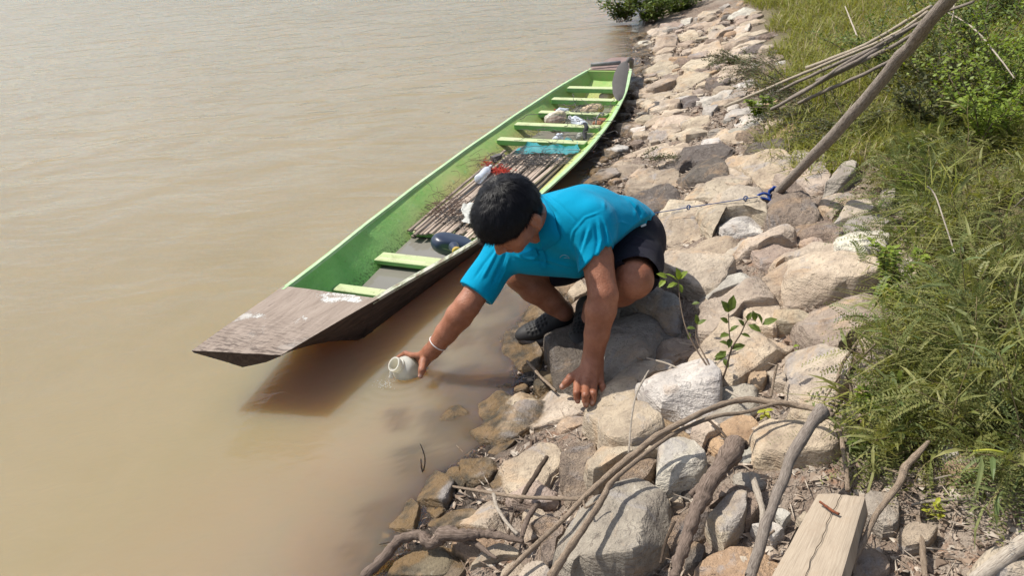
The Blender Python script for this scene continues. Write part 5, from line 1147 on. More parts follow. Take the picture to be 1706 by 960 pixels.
t3 = branch('forked_twig', [(655,796),(700,803),(760,812),(810,821),(865,829),(920,831),(966,832)], [2,3,4,6,7,7,7], [.02,.02,.03,.045,.07,.09,.10], M_TWIG, 'thin forked dead twig reaching from the rocks out into the water', cat='twig')[0]
branch('side_twig', [(822,824),(828,846),(843,870),(862,891)], [6,6,5.5,5], [.06,.065,.07,.07], M_PALE, 'y', parent=t3)
branch('dead_twig', [(911,762),(893,790),(878,815),(868,838)], [8,9,8,6], .065, M_DARKW, 'dark stick lying across the cream rock by the water edge', cat='twig')
branch('dead_twig', [(898,839),(883,858),(874,880),(869,898)], [10,10,9,8], .06, M_ROOT, 'short brown curved stick poking out of the hole under the forked twig', cat='twig')
branch('dead_twig', [(846,898),(852,870),(858,845)], [5,4,3], .06, M_DARKW, 'thin dark stick standing in the hole under the forked twig', cat='twig')
rt = thing('gnarled_root', Gp(740, 900, 0), 'gnarled brown root lying at the water edge in front', 'root')
branch('root_stem', [(610,962),(630,940),(655,912),(682,897),(704,892),(718,902),(747,897),(780,898),(805,892),(835,893),(872,902)], [17,17,17,16,16,24,24,20,14,12,7], [.02,.04,.05,.055,.06,.06,.07,.07,.07,.07,.06], M_ROOT, 'r', parent=rt, jit=.5, n=14, kink=.5, m=8)
branch('root_fork', [(775,900),(795,908),(810,920),(828,931)], [14,10,8,4], .05, M_ROOT, 'rf', parent=rt, jit=.4, n=10); branch('root_knob', [(748,898),(752,884),(757,878)], [16,13,6], .07, M_ROOT, 'rk', parent=rt, jit=.5, n=10)
branch('root_fork', [(800,893),(815,886),(826,884)], [9,8,4], .07, M_ROOT, 'rg', parent=rt, jit=.4, n=10)
kd = thing('knotty_driftwood', Gp(1175, 830, 0), 'knotty rough driftwood limb slanting between the front boulders', 'driftwood')
branch('limb', [(1224,742),(1211,760),(1187,796),(1164,842),(1146,886),(1133,925),(1124,965)], [30,34,30,24,20,19,17], [.11,.12,.12,.11,.09,.09,.08], M_ROOT, 'k1', parent=kd, jit=.55, n=18, kink=.3, m=9)
branch('limb_fork', [(1188,792),(1165,812),(1150,826)], [16,14,10], .10, M_ROOT, 'k2', parent=kd, jit=.5, n=12); branch('broken_end', [(1224,742),(1234,738),(1242,744)], [22,18,10], .11, M_DARKW, 'k3', parent=kd, jit=.5, n=12)
branch('thick_branch', [(1372,684),(1352,706),(1325,752),(1302,804),(1280,864),(1258,930),(1247,965)], [26,21,20,19,18,20,20], [.17,.18,.17,.15,.14,.13,.12], M_POLE, 'thick straight bare branch leaning down from the weeds towards the front', jit=.16, n=12, m=9)
branch('bark_strip', [(1252,790),(1262,822),(1271,852),(1268,880)], [9,12,9,7], .06, M_PALE, 'pale strip of bark left of the thick straight branch', cat='bark')
branch('driftwood_branch', [(1403,965),(1439,902),(1461,857),(1499,804),(1511,777),(1548,736)], [9,10,10,12,14,6], [.08,.09,.09,.09,.09,.1], M_TWIG, 'crooked stick just right of the timber plank', jit=.2)
branch('driftwood_branch', [(1530,861),(1537,902),(1541,965)], [7,9,10], .02, M_TWIG, 'short upright stick half buried in the bare soil at right')
branch('dead_twig', [(1518,843),(1560,835),(1625,832)], [4,5,5], .025, M_PALE, 'pale twig lying level on the bare soil under the weeds', cat='twig')
branch('dead_twig', [(1554,799),(1590,792),(1632,784)], [3,4,4], .03, M_PALE, 'pale twig under the feathery weeds above the level one', cat='twig')
branch('dead_log', [(1622,970),(1666,936),(1715,898)], [24,25,26], .05, M_PALE, 'pale bleached log in the bottom right corner', cat='log', jit=.2, n=12)
branch('dead_twig', [(1047,756),(1052,700),(1061,655),(1081,618)], [3,3,3.4,3.2], [.15,.18,.2,.2], M_PALE, 'thin pale upright twig in front of the planted hand', cat='twig')
tw = thing('dead_shrub', Gp(1398, 670, 0), 'leafless forked shrub stems standing at the edge of the weeds', 'dead shrub')
for q, w_ in [([(1394,678),(1399,618),(1420,582),(1442,551)], [5,6,5,3]), ([(1400,640),(1420,611),(1440,592),(1458,574)], [5,4.5,4,3]), ([(1424,672),(1416,640),(1406,622)], [4,4,3]), ([(1370,672),(1390,640),(1400,625)], [3,3,3])]: branch('stem', q, w_, [.03]+[.07+.04*i for i in range(len(q)-1)], M_TWIG, 's%d' % int(q[0][0]), parent=tw)
branch('dead_twig', [(1284,662),(1289,634),(1294,608)], [5,4.5,4], [.05,.08,.11], M_TWIG, 'short brown stub standing beside the small orange stone', cat='twig')
branch('dead_twig', [(1210,650),(1226,659),(1242,667)], 4, .06, M_PALE, 'short pale twig at the foot of the leafy seedling', cat='twig')
branch('dead_twig', [(1077,597),(1112,606),(1148,623)], 3, .09, M_PALE, 'pale thin twig between the shaded slab and the white boulder', cat='twig')
branch('bark_strip', [(1397,700),(1406,753),(1410,785),(1413,818)], [6,8,8,8], .05, M_TWIG, 'brown strip of bark standing above the timber plank', cat='bark')
branch('dead_twig', [(700,740),(705,752),(708,768),(705,790)], [1.6,2,2.4,3], 0, M_DARKW, 'small black forked twig sticking out of the water', cat='twig', absz=[.075,.055,.03,-.01])
branch('dead_twig', [(701,765),(702,778),(705,792)], [2,3,3], 0, M_DARKW, 'black stub beside the small forked twig in the water', cat='twig', absz=[.03,.015,-.01])
branch('dead_twig', [(878,602),(889,615),(905,632),(926,652)], [4.5,5,5,5], .05, M_TWIG, 'broken twig beside the dark hollowed rock under his feet', cat='twig')
branch('dead_twig', [(632,908),(655,903),(682,893)], [1.5,2,2.5], 0, M_DARKW, 'thin dark twig floating beside the gnarled root', cat='twig', absz=[.004,.006,.03])
for i, (q, lb) in enumerate([([(1330,880),(1318,905),(1306,935)], 'dark thin stick left of the timber plank'), ([(1262,905),(1275,895),(1290,885)], 'short twig behind the thick straight branch'), ([(1125,870),(1110,900),(1100,940)], 'thin curved twig right of the big grey boulder'), ([(1468,780),(1500,790),(1530,812)], 'brown twig under the weeds above the bare soil'), ([(1180,700),(1200,718),(1218,740)], 'orange brown stick above the knotty driftwood'), ([(1000,585),(1040,590),(1070,600)], 'twig lying in the shaded slab crack')]):
    branch('dead_twig', q, [4,5,4], .06, M_TWIG if i % 2 else M_DARKW, lb, cat='twig')
# thin yellow-green seed pod
# timber plank
def plank():
    top = [Gp(1363, 819, .13), Gp(1441, 825, .13), Gp(1397, 975, .15), Gp(1276, 975, .15)]; A, B_, C_, D_ = [np.array(q) for q in top]; n = np.cross(D_-A, B_-A); n /= np.linalg.norm(n); n = n if n[2] > 0 else -n
    V = []; Fc = []; nu, nv = 10, 26
    pl = thing('timber_plank', (A+B_+C_+D_)/4-n*.07, 'squared pale timber plank with a long crack, lying at the bottom right', 'plank')
    g = []
    for lvl in (0, 1):
        for j in range(nv+1):
            for i in range(nu+1):
                u, v = i/nu, j/nv; p = (A*(1-u)+B_*u)*(1-v)+(D_*(1-u)+C_*u)*v
                cx = .50-.02*v+.012*math.sin(v*14); dcr = abs(u-cx); dep = -.004*max(0, 1-dcr/.05) if lvl == 0 and .0 < v < 1 else 0
                e = min(u, 1-u, v*2, 2-2*v); rnd = -.004*max(0, 1-e/.05)
                if v == 0: p = p+(A-D_)/np.linalg.norm(A-D_)*.012*nz((u*3, 0, 0), 1.5, 4)
                V.append(p+n*((dep+rnd+.0015*nz(p, 22, 5)) if lvl == 0 else -.046)); 
    N1 = (nu+1)*(nv+1); ix = lambda l, j, i: l*N1+j*(nu+1)+i
    for j in range(nv):
        for i in range(nu): Fc += [[ix(0, j, i), ix(0, j, i+1), ix(0, j+1, i+1), ix(0, j+1, i)], [ix(1, j, i), ix(1, j+1, i), ix(1, j+1, i+1), ix(1, j, i+1)]]
        Fc += [[ix(0, j, 0), ix(0, j+1, 0), ix(1, j+1, 0), ix(1, j, 0)], [ix(0, j, nu), ix(1, j, nu), ix(1, j+1, nu), ix(0, j+1, nu)]]
    for i in range(nu): Fc += [[ix(0, 0, i), ix(1, 0, i), ix(1, 0, i+1), ix(0, 0, i+1)], [ix(0, nv, i), ix(0, nv, i+1), ix(1, nv, i+1), ix(1, nv, i)]]
    U = np.array([[V[k][0]*0+(k % (nu+1))/nu*3, ((k % N1)//(nu+1))/nv*1.2, 1.] for k in range(len(V))])
    N = NT('pale_timber'); at = N.n('Attribute', attribute_name='uvw').outputs['Vector']; q = N.noise(N.scalev(at, (4, .8, 1)), 5., 6, .7, .5); q2 = N.noise(N.obj(), 25, 5, .65); us_ = N.sep(at)
    c = N.ramp(q, [(.3, (.24, .19, .14)), (.5, (.34, .275, .205)), (.7, (.41, .34, .26))]); c = N.mix(N.ramp(q2, [(.55, 0.), (.75, .5)]), c, (.30, .22, .15))
    N.bsdf(c, .85, N.bump(N.math('ADD', q, q2), .4, .003), .2)
    mk('board', V, Fc, N.m, pl, attrs={'uvw': U}, sharp=35)
    V2, F2, = tube([A*(1-t)*.5+B_*(1-t)*.5+(C_+D_)*.5*t+(B_-A)*(.02*math.sin(t*15)+.012*math.sin(t*47))+n*.0012 for t in np.linspace(.02, .98, 60)], .0007, 5); mk('crack', V2, F2, simple('crack_dark', (.05, .035, .025), bump=0), pl)
    V2, F2 = tube(smooth_path([A*.78+B_*.22+(D_-A)*.16+n*.010, A*.5+B_*.5+(D_-A)*.225+n*.007, A*.28+B_*.72+(D_-A)*.27+n*.008])[0], .0028, 7, .4, 3); o = mk('rusty_nail', V2, F2, simple('rust', (.22, .07, .03), (.10, .035, .02), 200, .9), label='rusty bent nail lying on the timber plank', cat='nail')
plank()
# leaning pole with its blue knot
pp = [(1268,352),(1290,328),(1350,263),(1440,168),(1500,95),(1560,22),(1610,-40)]; dd = [3.50,3.42,3.02,2.62,2.38,2.12,1.95]
bpole, Pp, Rp = branch('leaning_pole', pp, [14,14,17,20,21,23,25], 0, M_POLE, 'thick weathered wooden pole leaning out over the weeds, blue rope round its foot', cat='pole', dd=dd, jit=.08, n=14, m=4)
M_BLUE = simple('blue_rope', (.015, .06, .28), (.01, .035, .16), 200, .8); M_BLUEG = simple('faded_blue_rope', (.07, .10, .20), (.05, .07, .14), 200, .85)
kn = thing('rope_knot', Dp(1294, 330, 3.38), 'bright blue rope knot tied round the foot of the leaning pole', 'rope')
R = random.Random(2); ax_ = frame(Pp[8]-Pp[4])
for i in range(4):
    c = Dp(1292, 325, 3.40)+ax_[2]*(.006*i-.01); rr = .026+.002*i; P = [c+ax_[0]*math.cos(a)*rr+ax_[1]*math.sin(a)*rr+np.array([R.uniform(-.003, .003) for _ in range(3)]) for a in np.linspace(0, 6.3, 16)]; V, Fc = tube(smooth_path(P, m=2)[0], .0046, 6); mk('loop', V, Fc, M_BLUE, kn)
P = [Dp(1284, 326, 3.36), Dp(1272, 322, 3.36), Dp(1262, 328, 3.37), Dp(1278, 332, 3.36), Dp(1296, 338, 3.35), Dp(1304, 333, 3.36)]; V, Fc = tube(smooth_path(P)[0], .0055, 7, .3); mk('loop', V, Fc, M_BLUE, kn)
P = [Gp(1262, 328, .10), Gp(1243, 331, .11), Gp(1190, 339, .10), Gp(1145, 346, .09), Gp(1090, 355, .09), Gp(1040, 362, .09), Gp(985, 372, .09), Zp(930, 378, .10), Zp(880, 372, .12)]
mr = thing('mooring_rope', P[4], 'thin blue rope running from the pole over the rocks to the boat', 'rope'); V, Fc = tube(smooth_path(P)[0], .0021, 6); mk('strand', V, Fc, M_BLUEG, mr)
for cx, cy in ((1243, 330), (1148, 345)):
    c = Gp(cx, cy, .11); V, Fc = tube(smooth_path([c+CR*math.cos(a)*.007+CU*math.sin(a)*.009+CF*.003*a for a in np.linspace(0, 7, 14)], m=3)[0], .0026, 6); mk('loop', V, Fc, M_BLUEG, mr)
# bamboo poles lying in the weeds
M_BAM = m_bark('dry_bamboo', (.40, .335, .255), (.50, .435, .345), (.20, .16, .12))
for i, (q, hh, w_, lb) in enumerate([([(1207,178),(1343,120),(1415,90),(1488,58),(1546,19)], [.10,.22,.28,.36,.46], [5,5,5,6,6], 'longest dry bamboo pole, reaching lowest onto the rocks'), ([(1285,182),(1352,145),(1414,103),(1534,37),(1622,2)], [.13,.22,.30,.42,.52], [6,6,6,5,5], 'bamboo pole lying lowest in the bundle and ending far right'), ([(1314,165),(1389,124),(1476,83),(1520,56)], [.16,.25,.33,.40], [6,7,7,6], 'grey bamboo pole in the middle of the bundle'),
    ([(1343,113),(1438,76),(1496,43),(1552,10)], [.24,.31,.38,.48], [6,6,6,6], 'pale bamboo pole uppermost in the bundle'), ([(1360,135),(1438,96),(1510,50),(1545,30)], [.24,.31,.38,.45], [6,7,7,6], 'dark weathered bamboo pole between the pale ones'), ([(1300,150),(1390,108),(1470,74)], [.15,.26,.32], [5,6,5], 'short thin bamboo pole on top of the bundle'), ([(1330,172),(1400,140),(1450,118),(1500,92)], [.12,.2,.25,.3], [6,6,6,6], 'bamboo pole nearest the leaning pole, half hidden in leaves')]):
    o, P, Rr = branch('bamboo_pole', q, w_, hh, M_BAM if i in (0, 3) else M_POLE, lb, cat='bamboo pole', jit=.04, n=8, group='bamboo poles lying in the weeds', m=8)
# ================= PLANTS =================
def m_leaf(name, c1, c2, trans=.35, sc=20., rough=.5):
    N = NT(name); v = N.obj(); g = N.n('NewGeometry'); rp = g.outputs['Random Per Island']; n = N.noise(v, sc, 3, .6)
    c = N.mix(rp, c1, c2); c = N.mix(N.ramp(n, [(.4, 0.), (.7, .5)]), c, tuple(q*.6 for q in c1)); b = N.bsdf(c, rough, None, .35, link=False)
    t = N.n('BsdfTranslucent'); N.l(N.mix(1., c, (1.3, 1.25, .6), 'MULTIPLY'), t.inputs[0]); m = N.n('MixShader'); m.inputs[0].default_value = trans; N.l(b, m.inputs[1]); N.l(t.outputs[0], m.inputs[2]); N.l(m.outputs[0], N.out.inputs[0]); return N.m
M_FE = m_leaf('feathery_leaf', (.17, .195, .055), (.30, .285, .105)); M_FE2 = m_leaf('feathery_leaf_dark', (.13, .18, .06), (.24, .25, .10))
M_GRASS = m_leaf('grass_blade', (.19, .22, .035), (.33, .31, .085)); M_DRYG = m_leaf('dry_grass', (.32, .26, .14), (.42, .34, .2), .2)
M_BR = m_leaf('bright_leaf', (.15, .22, .03), (.26, .33, .045)); M_MID = m_leaf('mid_green_leaf', (.075, .12, .022), (.15, .19, .04)); M_DK = m_leaf('dark_small_leaf', (.045, .06, .02), (.12, .12, .045)); M_YEL = m_leaf('yellow_leaf', (.36, .38, .04), (.42, .42, .06))
M_STEM = simple('green_brown_stem', (.12, .09, .045), (.18, .14, .07), 50, .8); M_BSTEM = simple('brown_stem', (.12, .085, .06), (.17, .125, .09), 50, .85)
def nrm(v): v = np.asarray(v, float); return v/(np.linalg.norm(v)+1e-12)
class Foliage:
    def __init__(s): s.V = []; s.F = []; s.n = 0
    def add(s, V, Fc): s.V.append(V); s.F += [[i+s.n for i in f] for f in Fc]; s.n += len(V)
    def pinnate(s, b, d, up, L, pairs, ll, lw, droop=.3, ang=1.15, R=random):
        d = nrm(d); x = nrm(np.cross(d, up)); z = np.cross(x, d); P = []
        for i in range(pairs+1):
            t = i/pairs; P.append(b+d*L*t-np.array([0, 0, 1.])*L*droop*t*t)
        V = [];Fc = []; q = .0007
        V += [P[0]-x*q, P[0]+x*q, P[-1]]; Fc.append([0, 1, 2]); k = 3
        for i in range(1, pairs+1):
            t = i/pairs; e = ll*math.sin(min(1, t*1.25+.25)*math.pi*.86)**.6 if t < .98 else ll*.6
            for sg in (-1, 1):
                a = ang+R.uniform(-.12, .12); dr = nrm(x*sg*math.sin(a)+d*math.cos(a)+z*R.uniform(-.05, .35)); w = nrm(np.cross(dr, z+x*sg*.3))*lw*.5; p = P[i]
                V += [p, p+dr*e*.5+w, p+dr*e, p+dr*e*.5-w]; Fc.append([k, k+1, k+2, k+3]); k += 4
        s.add(np.array(V), Fc)
    def leaf(s, b, d, up, L, W_, fold=.15, bend=.2):
        d = nrm(d); x = nrm(np.cross(d, up)); z = np.cross(x, d); m = [b, b+d*L*.35+z*L*.02, b+d*L*.7-z*L*bend*.3, b+d*L-z*L*bend]
        V = [m[0], m[1]+x*W_*.5+z*fold*W_, m[1], m[1]-x*W_*.5+z*fold*W_, m[2]+x*W_*.42+z*fold*W_, m[2], m[2]-x*W_*.42+z*fold*W_, m[3]]
        s.add(np.array(V), [[0, 1, 2], [0, 2, 3], [1, 4, 5, 2], [2, 5, 6, 3], [4, 7, 5], [5, 7, 6]])
    def quad(s, b, d, up, L, W_):
        d = nrm(d); x = nrm(np.cross(d, up)); s.add(np.array([b, b+d*L*.5+x*W_*.5, b+d*L, b+d*L*.5-x*W_*.5]), [[0, 1, 2, 3]])
    def blade(s, b, d, L, W_, bend, R):
        d = nrm(d); h = np.array([d[0], d[1], 0]); h = nrm(h+np.array([.001, 0, 0])); x = np.array([-h[1], h[0], 0]); p1 = b+d*L*.5; p2 = b+d*L+h*L*bend-np.array([0, 0, L*bend*.7])
        s.add(np.array([b-x*W_*.5, b+x*W_*.5, p1-x*W_*.4, p1+x*W_*.4, p2]), [[0, 1, 3, 2], [2, 3, 4]])
    def build(s, name, mat, parent=None, kind=None, **kw):
        return mk(name, np.concatenate(s.V), s.F, mat, parent, kind=kind, smooth=False, **kw) if s.V else None
UP = np.array([0, 0, 1.])
def stems_join(L_, name, parent, mat=None):
    V, Fc = join(L_); return mk(name, V, Fc, mat or M_STEM, parent)
# ---- feathery leaved weeds ----
def feathery(px, py, size, nst, seed, label, lean=(-.5, -.25), mat=None, group='feathery weeds on the bank', dens=1.):
    R = random.Random(seed); b = Gp(px, py, 0); t = thing('feathery_weed', b, label, 'weed', group); fo = Foliage(); ST = []
    for i in range(nst):
        a = R.uniform(0, 6.28); el_ = R.uniform(.3, 1.3); d = nrm([math.cos(a)*math.cos(el_)+lean[0]*.7, math.sin(a)*math.cos(el_)+lean[1]*.7, math.sin(el_)*.8]); L = size*R.uniform(.55, 1.1); P = [b+np.array([R.gauss(0, size*.12), R.gauss(0, size*.12), 0])]
        for k in range(6): d = nrm(d+np.array([R.gauss(0, .10), R.gauss(0, .10), -.10])); P.append(P[-1]+d*L/6)
        ST.append(tube(P, np.linspace(.0022, .0009, 7), 5)); 
        for k in range(1, 7):
            for sg in range(max(1, int(3*dens))):
                p = P[k]*(1-.5*R.random())+P[k-1]*.5*R.random() if False else P[k-1]+(P[k]-P[k-1])*R.random(); dirn = nrm(P[k]-P[k-1]); aa = R.uniform(0, 6.28); sx, sy, _ = frame(dirn); dl = nrm(dirn*.6+(sx*math.cos(aa)+sy*math.sin(aa))*.8+np.array([lean[0], lean[1], .1])*.5)
                if R.random() < .42:
                    fo.leaf(p, dl+np.array([0, 0, R.uniform(-.1, .5)]), nrm(UP+.4*np.array([R.gauss(0, 1), R.gauss(0, 1), 0])), R.uniform(.04, .11), R.uniform(.006, .011), .1, .35); continue
                fo.pinnate(p, dl, nrm(UP+.5*np.array([R.gauss(0, 1), R.gauss(0, 1), 0])), R.uniform(.08, .15)*(1+.3*size), R.randint(12, 16), R.uniform(.011, .016)*(1+.3*size), .0042, R.uniform(.1, .5), R=R)
    stems_join(ST, 'stems', t); fo.build('foliage', mat or M_FE, t, kind='stuff'); return t
FW = [(1540,330,.30,14,'by the two small round leaved sprouts'), (1600,290,.32,14,'under the leaning pole, right'), (1670,330,.36,16,'at the right edge behind the white rock'), (1500,400,.22,9,'just behind the round white rock'), (1570,420,.32,14,'right of the round white rock'), (1650,440,.36,16,'at the right edge beside the round white rock'),
      (1560,500,.30,14,'right of the yellow green sprout'), (1640,520,.34,16,'at the right edge level with the yellow green sprout'), (1530,570,.28,12,'above the leafless shrub stems'), (1600,590,.32,14,'level with the leafless shrub stems'), (1680,600,.34,16,'at the right edge level with the leafless stems'),
      (1470,660,.22,10,'just right of the leafless shrub stems'), (1540,660,.28,14,'below the grey purple slab at the weeds'), (1610,680,.30,14,'above the bare soil, middle'), (1685,690,.32,14,'at the right edge above the bare soil'), (1450,730,.18,9,'above the timber plank'), (1520,740,.24,12,'over the crooked stick'), (1640,760,.28,12,'over the bare soil'), (1700,790,.30,14,'at the right edge over the bare soil'),
      (1480,300,.22,9,'left of the sprouts under the pole foot'), (1430,245,.26,10,'above the pole foot'), (1520,250,.28,12,'right of the pole, above the sandy patch'), (1690,250,.34,14,'at the right edge above the sandy patch'), (1600,220,.30,12,'between the pole and the right edge')]
for i, (x, y, s_, n_, lb) in enumerate(FW): feathery(x+max(0, 1600-x)*.24, y, s_*.86, max(6, int(n_*.8)), 50+i, 'feathery leaved weed '+lb, mat=M_FE if i % 3 else M_FE2)
# ---- leafy seedling in front ----
def seedling():
    b = Gp(1210, 664, 0); t = thing('leafy_seedling', b, 'young seedling with glossy oval leaves growing between the rocks', 'seedling'); k = .3125
    def q(x, y, h): return Gp(1040+x*k, 460+y*k, h)
    S1 = [b, q(510,590,.04), q(470,520,.08), q(390,400,.15), q(330,280,.22), q(300,150,.28), q(288,30,.34)]; S2 = [q(510,590,.04), q(545,490,.09), q(572,390,.15), q(620,310,.19), q(658,235,.23), q(700,240,.24)]; S3 = [q(490,540,.07), q(430,430,.13), q(383,330,.18), q(390,255,.22)]; S4 = [q(572,390,.15), q(560,300,.2), q(556,200,.26)]
    for S, r0 in ((S1, .0036), (S2, .0032), (S3, .0024), (S4, .0018)): P, Rr = smooth_path(S, np.linspace(r0, .0013, len(S))); V, Fc = tube(P, Rr, 7, .15, 3); mk('stem', V, Fc, M_BSTEM, t)
    R = random.Random(6)
    LV = [(555,195,.26,-25,-45,.030),(555,195,.26,18,-65,.036),(556,250,.22,-30,-20,.022),(560,300,.2,25,-30,.024),(560,310,.19,-30,5,.026),(565,330,.18,-10,40,.022),(570,380,.15,-45,-30,.030),(572,390,.15,45,-20,.028),(545,400,.14,-35,30,.030),(545,420,.13,-50,5,.026),(530,440,.11,10,30,.022),(620,310,.19,40,10,.020),(640,270,.2,-25,-35,.02),(655,240,.23,10,-35,.020),(660,260,.22,35,20,.028),(700,240,.24,-10,-30,.022),(735,262,.24,-18,-45,.028),(735,262,.24,45,-28,.030),(388,258,.22,-5,-40,.022),(390,262,.22,40,-35,.022),(345,300,.2,-5,40,.016),(330,280,.2,45,-5,.02),(360,150,.2,30,-10,.018),
          (288,30,.34,-60,-50,.034),(288,40,.33,-35,10,.026),(288,40,.33,10,30,.022),(290,20,.34,-10,-50,.028),(290,20,.34,30,-40,.026),(295,10,.34,50,-60,.022),(230,10,.33,-60,-30,.026),(220,20,.33,-30,30,.024)]
    for x, y, h, dx, dy, L in LV:
        p = q(x, y, h); d = CR*dx-CU*dy*.9-CF*R.uniform(5, 25); f = Foliage(); f.leaf(p, d, nrm(UP-CF*.8+np.array([R.gauss(0, .3), R.gauss(0, .3), 0])), L*1.4, L*.74, .12, .15); f.build('leaf', M_MID if h < .3 else M_BR, t)
seedling()
# ---- small bright sprouts ----
def sprout(px, py, h, n, L, seed, label, mat, spread=.03, name='sprout', group=None, stems=3):
    R = random.Random(seed); b = Gp(px, py, 0); t = thing(name, b, label, 'sprout', group); ST = []; f = Foliage()
    for i in range(stems):
        P = [b]; d = nrm([R.gauss(0, .25), R.gauss(0, .25), 1]); 
        for k in range(5): d = nrm(d+np.array([R.gauss(0, .15), R.gauss(0, .15), 0])); P.append(P[-1]+d*h/5*R.uniform(.7, 1.1))
        ST.append(tube(P, np.linspace(.0018, .0009, 6), 5))
        for k in range(n):
            u = R.uniform(.15, 1)*4.999; j = int(u); p = P[j]+(P[j+1]-P[j])*(u-j); a = R.uniform(0, 6.28); f.leaf(p, [math.cos(a), math.sin(a), R.uniform(0, .7)], UP, L*R.uniform(.7, 1.2), L*.6, .1, .2)
    stems_join(ST, 'stems', t); f.build('foliage', mat, t, kind='stuff'); return t
sprout(1481, 500, .20, 40, .022, 1, 'yellow green sprout with small rounded leaves beside the round white rock', M_BR, stems=6); sprout(1478, 530, .11, 30, .02, 2, 'low yellow green sprout growing under the taller one beside the white rock', M_BR, stems=5)
sprout(1506, 318, .11, 12, .024, 3, 'small sprout with round leaves above the white rock at the weeds', M_BR); sprout(1518, 330, .09, 10, .02, 4, 'lower one of the two small round leaved sprouts', M_BR)
sprout(1315, 328, .03, 6, .018, 5, 'tiny green sprout behind the foot of the leaning pole', M_BR); sprout(1273, 694, .03, 4, .022, 6, 'tiny yellow sprout under the arching branch', M_YEL, stems=2); sprout(1330, 598, .05, 5, .02, 7, 'single green blade sprout above the pale slab', M_BR, stems=1)
sprout(1545, 862, .04, 5, .014, 8, 'tiny yellow sprout on the bare soil at right', M_YEL, stems=2); sprout(1572, 868, .05, 6, .016, 9, 'tiny lime sprout right of the yellow one on the bare soil', M_YEL, stems=2)
sprout(1445, 690, .08, 16, .02, 10, 'lime green sprout at the weeds by the thick branch top', M_BR, stems=4); sprout(1425, 760, .06, 14, .016, 11, 'green sprout above the timber plank', M_MID, stems=4); sprout(1262, 200, .16, 40, .034, 12, 'bright leaved small bush at the left end of the bamboo poles', M_BR, stems=7); sprout(1286, 202, .12, 30, .028, 13, 'low bright bush right beside the bamboo pole ends', M_BR, stems=5)
sprout(1395, 540, .04, 25, .012, 14, 'flat creeping sprout above the leafless stems', M_BR, stems=6); sprout(1440, 552, .04, 25, .012, 15, 'flat creeping sprout right of the leafless stems', M_MID, stems=6)
# ---- shrubs ----
def shrub(px, py, size, hgt, nst, nleaf, L, seed, label, mat, name='shrub', h0=0., arch=.0, dirb=(0, 0), wl=.5, cat='shrub', group=None, absP=None, big=False, sm=None):
    R = random.Random(seed); b = np.array(absP) if absP is not None else Gp(px, py, h0); t = thing(name, b, label, cat, group); ST = []; f = Foliage()
    for i in range(nst):
        a = R.uniform(0, 6.28); P = [b+np.array([R.gauss(0, size*.15), R.gauss(0, size*.15), 0])]; d = nrm([math.cos(a)*size+dirb[0], math.sin(a)*size+dirb[1], hgt*R.uniform(.6, 1.3)]); L0 = math.hypot(size, hgt)*R.uniform(.6, 1.1)
        for k in range(7): d = nrm(d+np.array([R.gauss(0, .16), R.gauss(0, .16), -arch*.2])); P.append(P[-1]+d*L0/7)
        ST.append(tube(P, np.linspace(.0035, .001, 8), 5))
        for k in range(nleaf):
            u = R.uniform(.12, 1)*6.999; j = int(u); off = np.array([R.gauss(0, 1), R.gauss(0, 1), R.gauss(0, .8)])*size*.10; p = P[j]+(P[j+1]-P[j])*(u-j)+off*R.random(); a2 = R.uniform(0, 6.28); d2 = [math.cos(a2), math.sin(a2), R.uniform(-.2, .9)]
            (f.leaf if big else f.quad)(p, d2, nrm(UP+np.array([R.gauss(0, .4), R.gauss(0, .4), 0])), L*R.uniform(.6, 1.25), L*wl)
    stems_join(ST, 'stems', t, sm or M_BSTEM); f.build('foliage', mat, t, kind='stuff'); return t
b_ = Gp(1085, 47, 0)
for i, (x, y, s_, h_, lb) in enumerate([(1040,36,.30,.42,'left half of the bush growing at the water line, far up the shore'), (1082,40,.30,.45,'middle of the bush at the water line with dark roots below'), (1125,30,.30,.40,'right part of the waterside bush next to the rocks'), (1105,15,.4,.5,'bush behind the waterside bush at the top edge')]):
    z0 = Zp(x, y, .02); shrub(0, 0, s_, h_, 26, 34, .062, 70+i, lb, M_MID if i != 3 else M_BR, 'waterside_bush', absP=z0, big=True, wl=.45, cat='bush')
for i, (x, y, s_, h_, db, lb) in enumerate([(1330,150,.35,.14,(-.5,.1),'dark twiggy creeper spreading over the rocks below the bamboo poles'), (1290,120,.35,.14,(-.5,.2),'dark twiggy creeper above the bamboo pole ends'), (1370,190,.35,.16,(-.4,-.1),'dark small leaved creeper under the bamboo bundle'), (1235,105,.25,.10,(-.3,.2),'sparse thorny creeper reaching left over the pale rocks'), (1420,215,.3,.18,(-.3,-.1),'dark small leaved creeper left of the leaning pole')]):
    shrub(x, y, s_, h_, 20, 95, .017, 90+i, lb, M_DK, 'creeper', arch=.3, dirb=db, cat='creeper')
for i, (x, y, s_, h_, lb) in enumerate([(1500,130,.35,.35,'olive shrub behind the leaning pole'), (1570,150,.35,.38,'leafy shrub right of the leaning pole'), (1640,120,.4,.4,'dense green shrub at the upper right'), (1700,170,.4,.42,'dense green shrub at the right edge'), (1600,60,.45,.4,'shrub behind the top of the leaning pole'), (1680,40,.5,.45,'dark green shrub in the top right corner'), (1560,215,.28,.3,'shrub with a pale stick inside right of the pole'), (1650,235,.3,.3,'yellowish shrub at the right edge')]):
    shrub(x, y, s_, h_, 24, 110, .026, 120+i, lb, [M_MID, M_FE, M_MID, M_BR, M_MID, M_FE2, M_DK, M_BR][i], 'leafy_shrub', cat='shrub')
shrub(1075, 262, .22, .02, 5, 120, .012, 150, 'flat dry leafy twig lying on the slab right of the boat', M_DK, 'leafy_twig', h0=.08, dirb=(.5, .1), cat='twig')
